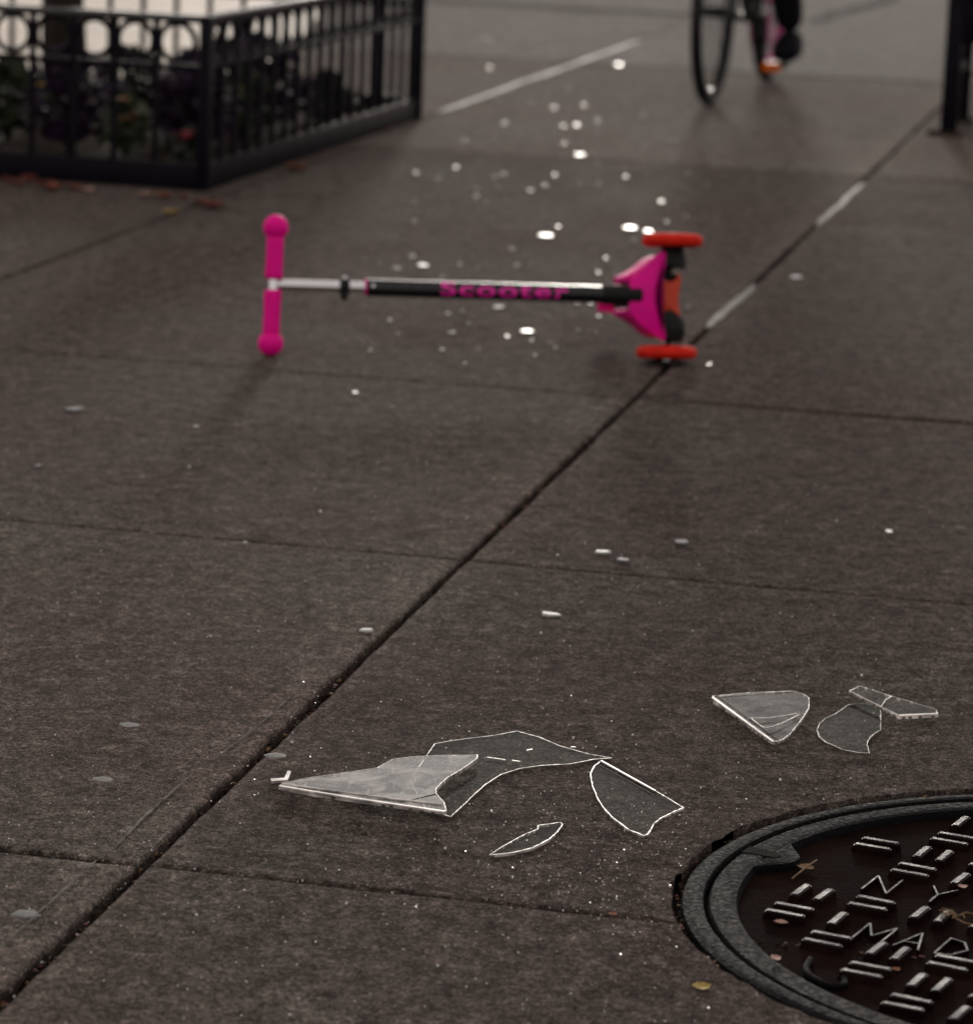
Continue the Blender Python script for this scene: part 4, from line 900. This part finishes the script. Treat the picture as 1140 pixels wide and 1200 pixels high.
for p, s in ((rp, -1), (lp, 1)):
    bm = bm_new(); box(bm, p+Vector((0, s*.115, 0)), (.085, .085, .020), bev=.004); tube(bm, p+Vector((0, s*.06, 0)), p+Vector((0, s*.1, 0)), .006); pd = obj('pedal', bm, M['blackpl'], bk, smooth=True)
    bm = bm_new(); box(bm, p+Vector((-.047, s*.105, -.006)), (.008, .070, .030), bev=.003); obj('pedal_reflector', bm, M['reflector'], pd)
# rider
rd = thing('person', W1, 'cyclist in dark trousers and black shoes pedalling toward the camera', 'person', rz=math.atan2(hd.y, hd.x))
def skin_body(name, nodes, edges, m, parent, sub=2, root=0):
    me = bpy.data.meshes.new(name); me.from_pydata([n_[0] for n_ in nodes], edges, []); o = bpy.data.objects.new(name, me); C.objects.link(o)
    o.modifiers.new('s', 'SKIN'); sv = me.skin_vertices[0].data
    for i, n_ in enumerate(nodes):
        r = n_[1]; sv[i].radius = r if isinstance(r, tuple) else (r, r); sv[i].use_root = (i == root)
    sb = o.modifiers.new('u', 'SUBSURF'); sb.levels = sub; sb.render_levels = sub
    dg = bpy.context.evaluated_depsgraph_get(); dg.update(); m2 = bpy.data.meshes.new_from_object(o.evaluated_get(dg)); o.modifiers.clear(); o.data = m2; bpy.data.meshes.remove(me)
    m2.materials.clear(); m2.materials.append(m); [setattr(p, 'use_smooth', True) for p in m2.polygons]; o.parent = parent; return o
sx = WB-.32
ank = {-1: rp+Vector((.055, -.155, .125)), 1: lp+Vector((.055, .155, .125))}
nodes = [((sx, 0, 1.02), (.15, .12)), ((sx-.06, 0, 1.22), (.14, .11)), ((sx-.16, 0, 1.44), (.17, .11)), ((sx-.21, 0, 1.56), (.07, .07)), ((sx-.25, 0, 1.66), (.075, .085)), ((sx-.27, 0, 1.76), (.08, .095))]
edges = [(0, 1), (1, 2), (2, 3), (3, 4), (4, 5)]
for s in (-1, 1):
    i = len(nodes); kn = Vector((sx-.34 if s < 0 else sx-.44, s*.12, .58 if s < 0 else .86))
    nodes += [((sx-.02, s*.10, .98), .10), (tuple((Vector((sx-.02, s*.10, .98))+kn)/2), .082), (tuple(kn), .062), (tuple((kn+ank[s])/2+Vector((.01, 0, .02))), .070), (tuple(ank[s]), .052)]
    edges += [(0, i), (i, i+1), (i+1, i+2), (i+2, i+3), (i+3, i+4)]
for s in (-1, 1):
    i = len(nodes); nodes += [((sx-.17, s*.19, 1.42), .055), ((sx-.34, s*.27, 1.22), .045), ((.24, s*.25, 1.08), .032), ((.175, s*.25, 1.05), (.03, .04))]
    edges += [(2, i), (i, i+1), (i+1, i+2), (i+2, i+3)]
skin_body('body', nodes, edges, M['trouser'], rd)
for s in (-1, 1):
    a = ank[s]; t_ = a+Vector((-.15, 0, -.085)); skin_body('shoe', [(tuple(a+Vector((.0, 0, .02))), .052), (tuple(a+Vector((.0, 0, -.045))), (.060, .055)), (tuple(a+Vector((-.07, 0, -.065))), (.062, .048)), (tuple(t_), (.058, .040)), (tuple(a+Vector((.045, 0, -.065))), (.048, .042))], [(0, 1), (1, 2), (2, 3), (1, 4)], M['shoe'], rd, 2, 1)
# jacket, head details and hands
skin_body('jacket', [((sx, 0, 1.08), (.16, .13)), ((sx-.06, 0, 1.24), (.155, .125)), ((sx-.16, 0, 1.44), (.185, .125)), ((sx-.2, 0, 1.52), (.09, .08)),
    ((sx-.17, .19, 1.43), .066), ((sx-.34, .27, 1.22), .055), ((.26, .25, 1.085), .042), ((sx-.17, -.19, 1.43), .066), ((sx-.34, -.27, 1.22), .055), ((.26, -.25, 1.085), .042)],
    [(0, 1), (1, 2), (2, 3), (2, 4), (4, 5), (5, 6), (2, 7), (7, 8), (8, 9)], M['coat'], rd)
hc = Vector((sx-.27, 0, 1.72))
bm = bm_new(); bmesh.ops.create_uvsphere(bm, u_segments=24, v_segments=18, radius=1)
for v in bm.verts:
    v.co = Vector((v.co.x*.098, v.co.y*.078, v.co.z*.118)); 
    if v.co.x < 0 and v.co.z < 0: v.co.y *= 1+v.co.z*2.2
    v.co += hc
bmesh.ops.create_cone(bm, segments=8, radius1=.014, radius2=.006, depth=.04, cap_ends=True, matrix=Matrix.Translation(hc+Vector((-.098, 0, -.01))))
for s in (-1, 1): bmesh.ops.create_uvsphere(bm, u_segments=8, v_segments=6, radius=.02, matrix=Matrix.Translation(hc+Vector((0, s*.078, 0))))
obj('face', bm, M['skin'], rd, smooth='all')
bm = bm_new()
for s in (-1, 1): bmesh.ops.create_uvsphere(bm, u_segments=8, v_segments=6, radius=.010, matrix=Matrix.Translation(hc+Vector((-.088, s*.032, .012))))
box(bm, hc+Vector((-.087, 0, -.055)), (.01, .04, .008), bev=.002); obj('facial_features', bm, M['hair'], rd)
bm = bm_new(); bmesh.ops.create_uvsphere(bm, u_segments=24, v_segments=16, radius=1)
for v in bm.verts: v.co = hc+Vector((v.co.x*.104+.018, v.co.y*.088, v.co.z*.112+.03))
obj('hair', bm, M['hair'], rd, smooth='all')
for s in (-1, 1):
    bm = bm_new(); h = Vector((.175, s*.25, 1.045)); box(bm, h, (.055, .075, .030), bev=.010)
    for k, ln in enumerate((.068, .075, .072, .058)):
        y = -.028+k*.019; path_tube(bm, [h+Vector((-.02, y, .005)), h+Vector((-.045, y, -.002)), h+Vector((-.05, y, -.03)), h+Vector((-.05+ln*.3, y, -.045))], .009, 8)
    path_tube(bm, [h+Vector((.01, -s*.03, .0)), h+Vector((-.01, -s*.05, -.015)), h+Vector((-.02, -s*.055, -.035))], .010, 8); obj('hand', bm, M['skin'], rd, smooth='all')

# ------------------------------------------------------------------ bench at the right edge
bp = g(1111, 158); be_ = thing('bench', bp, 'dark metal bench leg and slatted seat cut off by the right edge', 'bench', rz=GR)
BLn, BDp = 1.5, .50
for x in (.0, BLn):
    for y, hgt in ((0, .47), (BDp, .47)):
        bm = bm_new(); box(bm, (x, y, hgt/2), (.058, .045, hgt), bev=.005); lg = obj('leg', bm, M['fence'], be_, smooth=True)
        bm = bm_new(); box(bm, (x-.01, y, .008), (.12, .075, .016), bev=.004); obj('foot_plate', bm, M['soil'], lg, smooth=True)
bm = bm_new()
for x in (.0, BLn): box(bm, (x, BDp/2, .21), (.03, BDp-.05, .03), bev=.003)
box(bm, (BLn/2, .0, .40), (BLn-.06, .03, .17), bev=.004); box(bm, (BLn/2, BDp, .43), (BLn-.06, .03, .05), bev=.004)
obj('seat_frame', bm, M['fence'], be_, smooth=True)
bm = bm_new()
for k in range(6): box(bm, (BLn/2, .0+k*.1, .482), (BLn+.04, .085, .022), bev=.004)
obj('seat', bm, M['wood'], be_, smooth=True)
bm = bm_new()
for x in (.0, BLn): box(bm, (x, BDp+.06, .70), (.045, .03, .42), rot=Matrix.Rotation(-.2, 3, 'X'), bev=.004)
for k in range(3): box(bm, (BLn/2, BDp+.03+.03*k, .62+k*.12), (BLn+.1, .022, .09), rot=Matrix.Rotation(-.2, 3, 'X'), bev=.004)
obj('backrest', bm, M['wood'], be_, smooth=True)
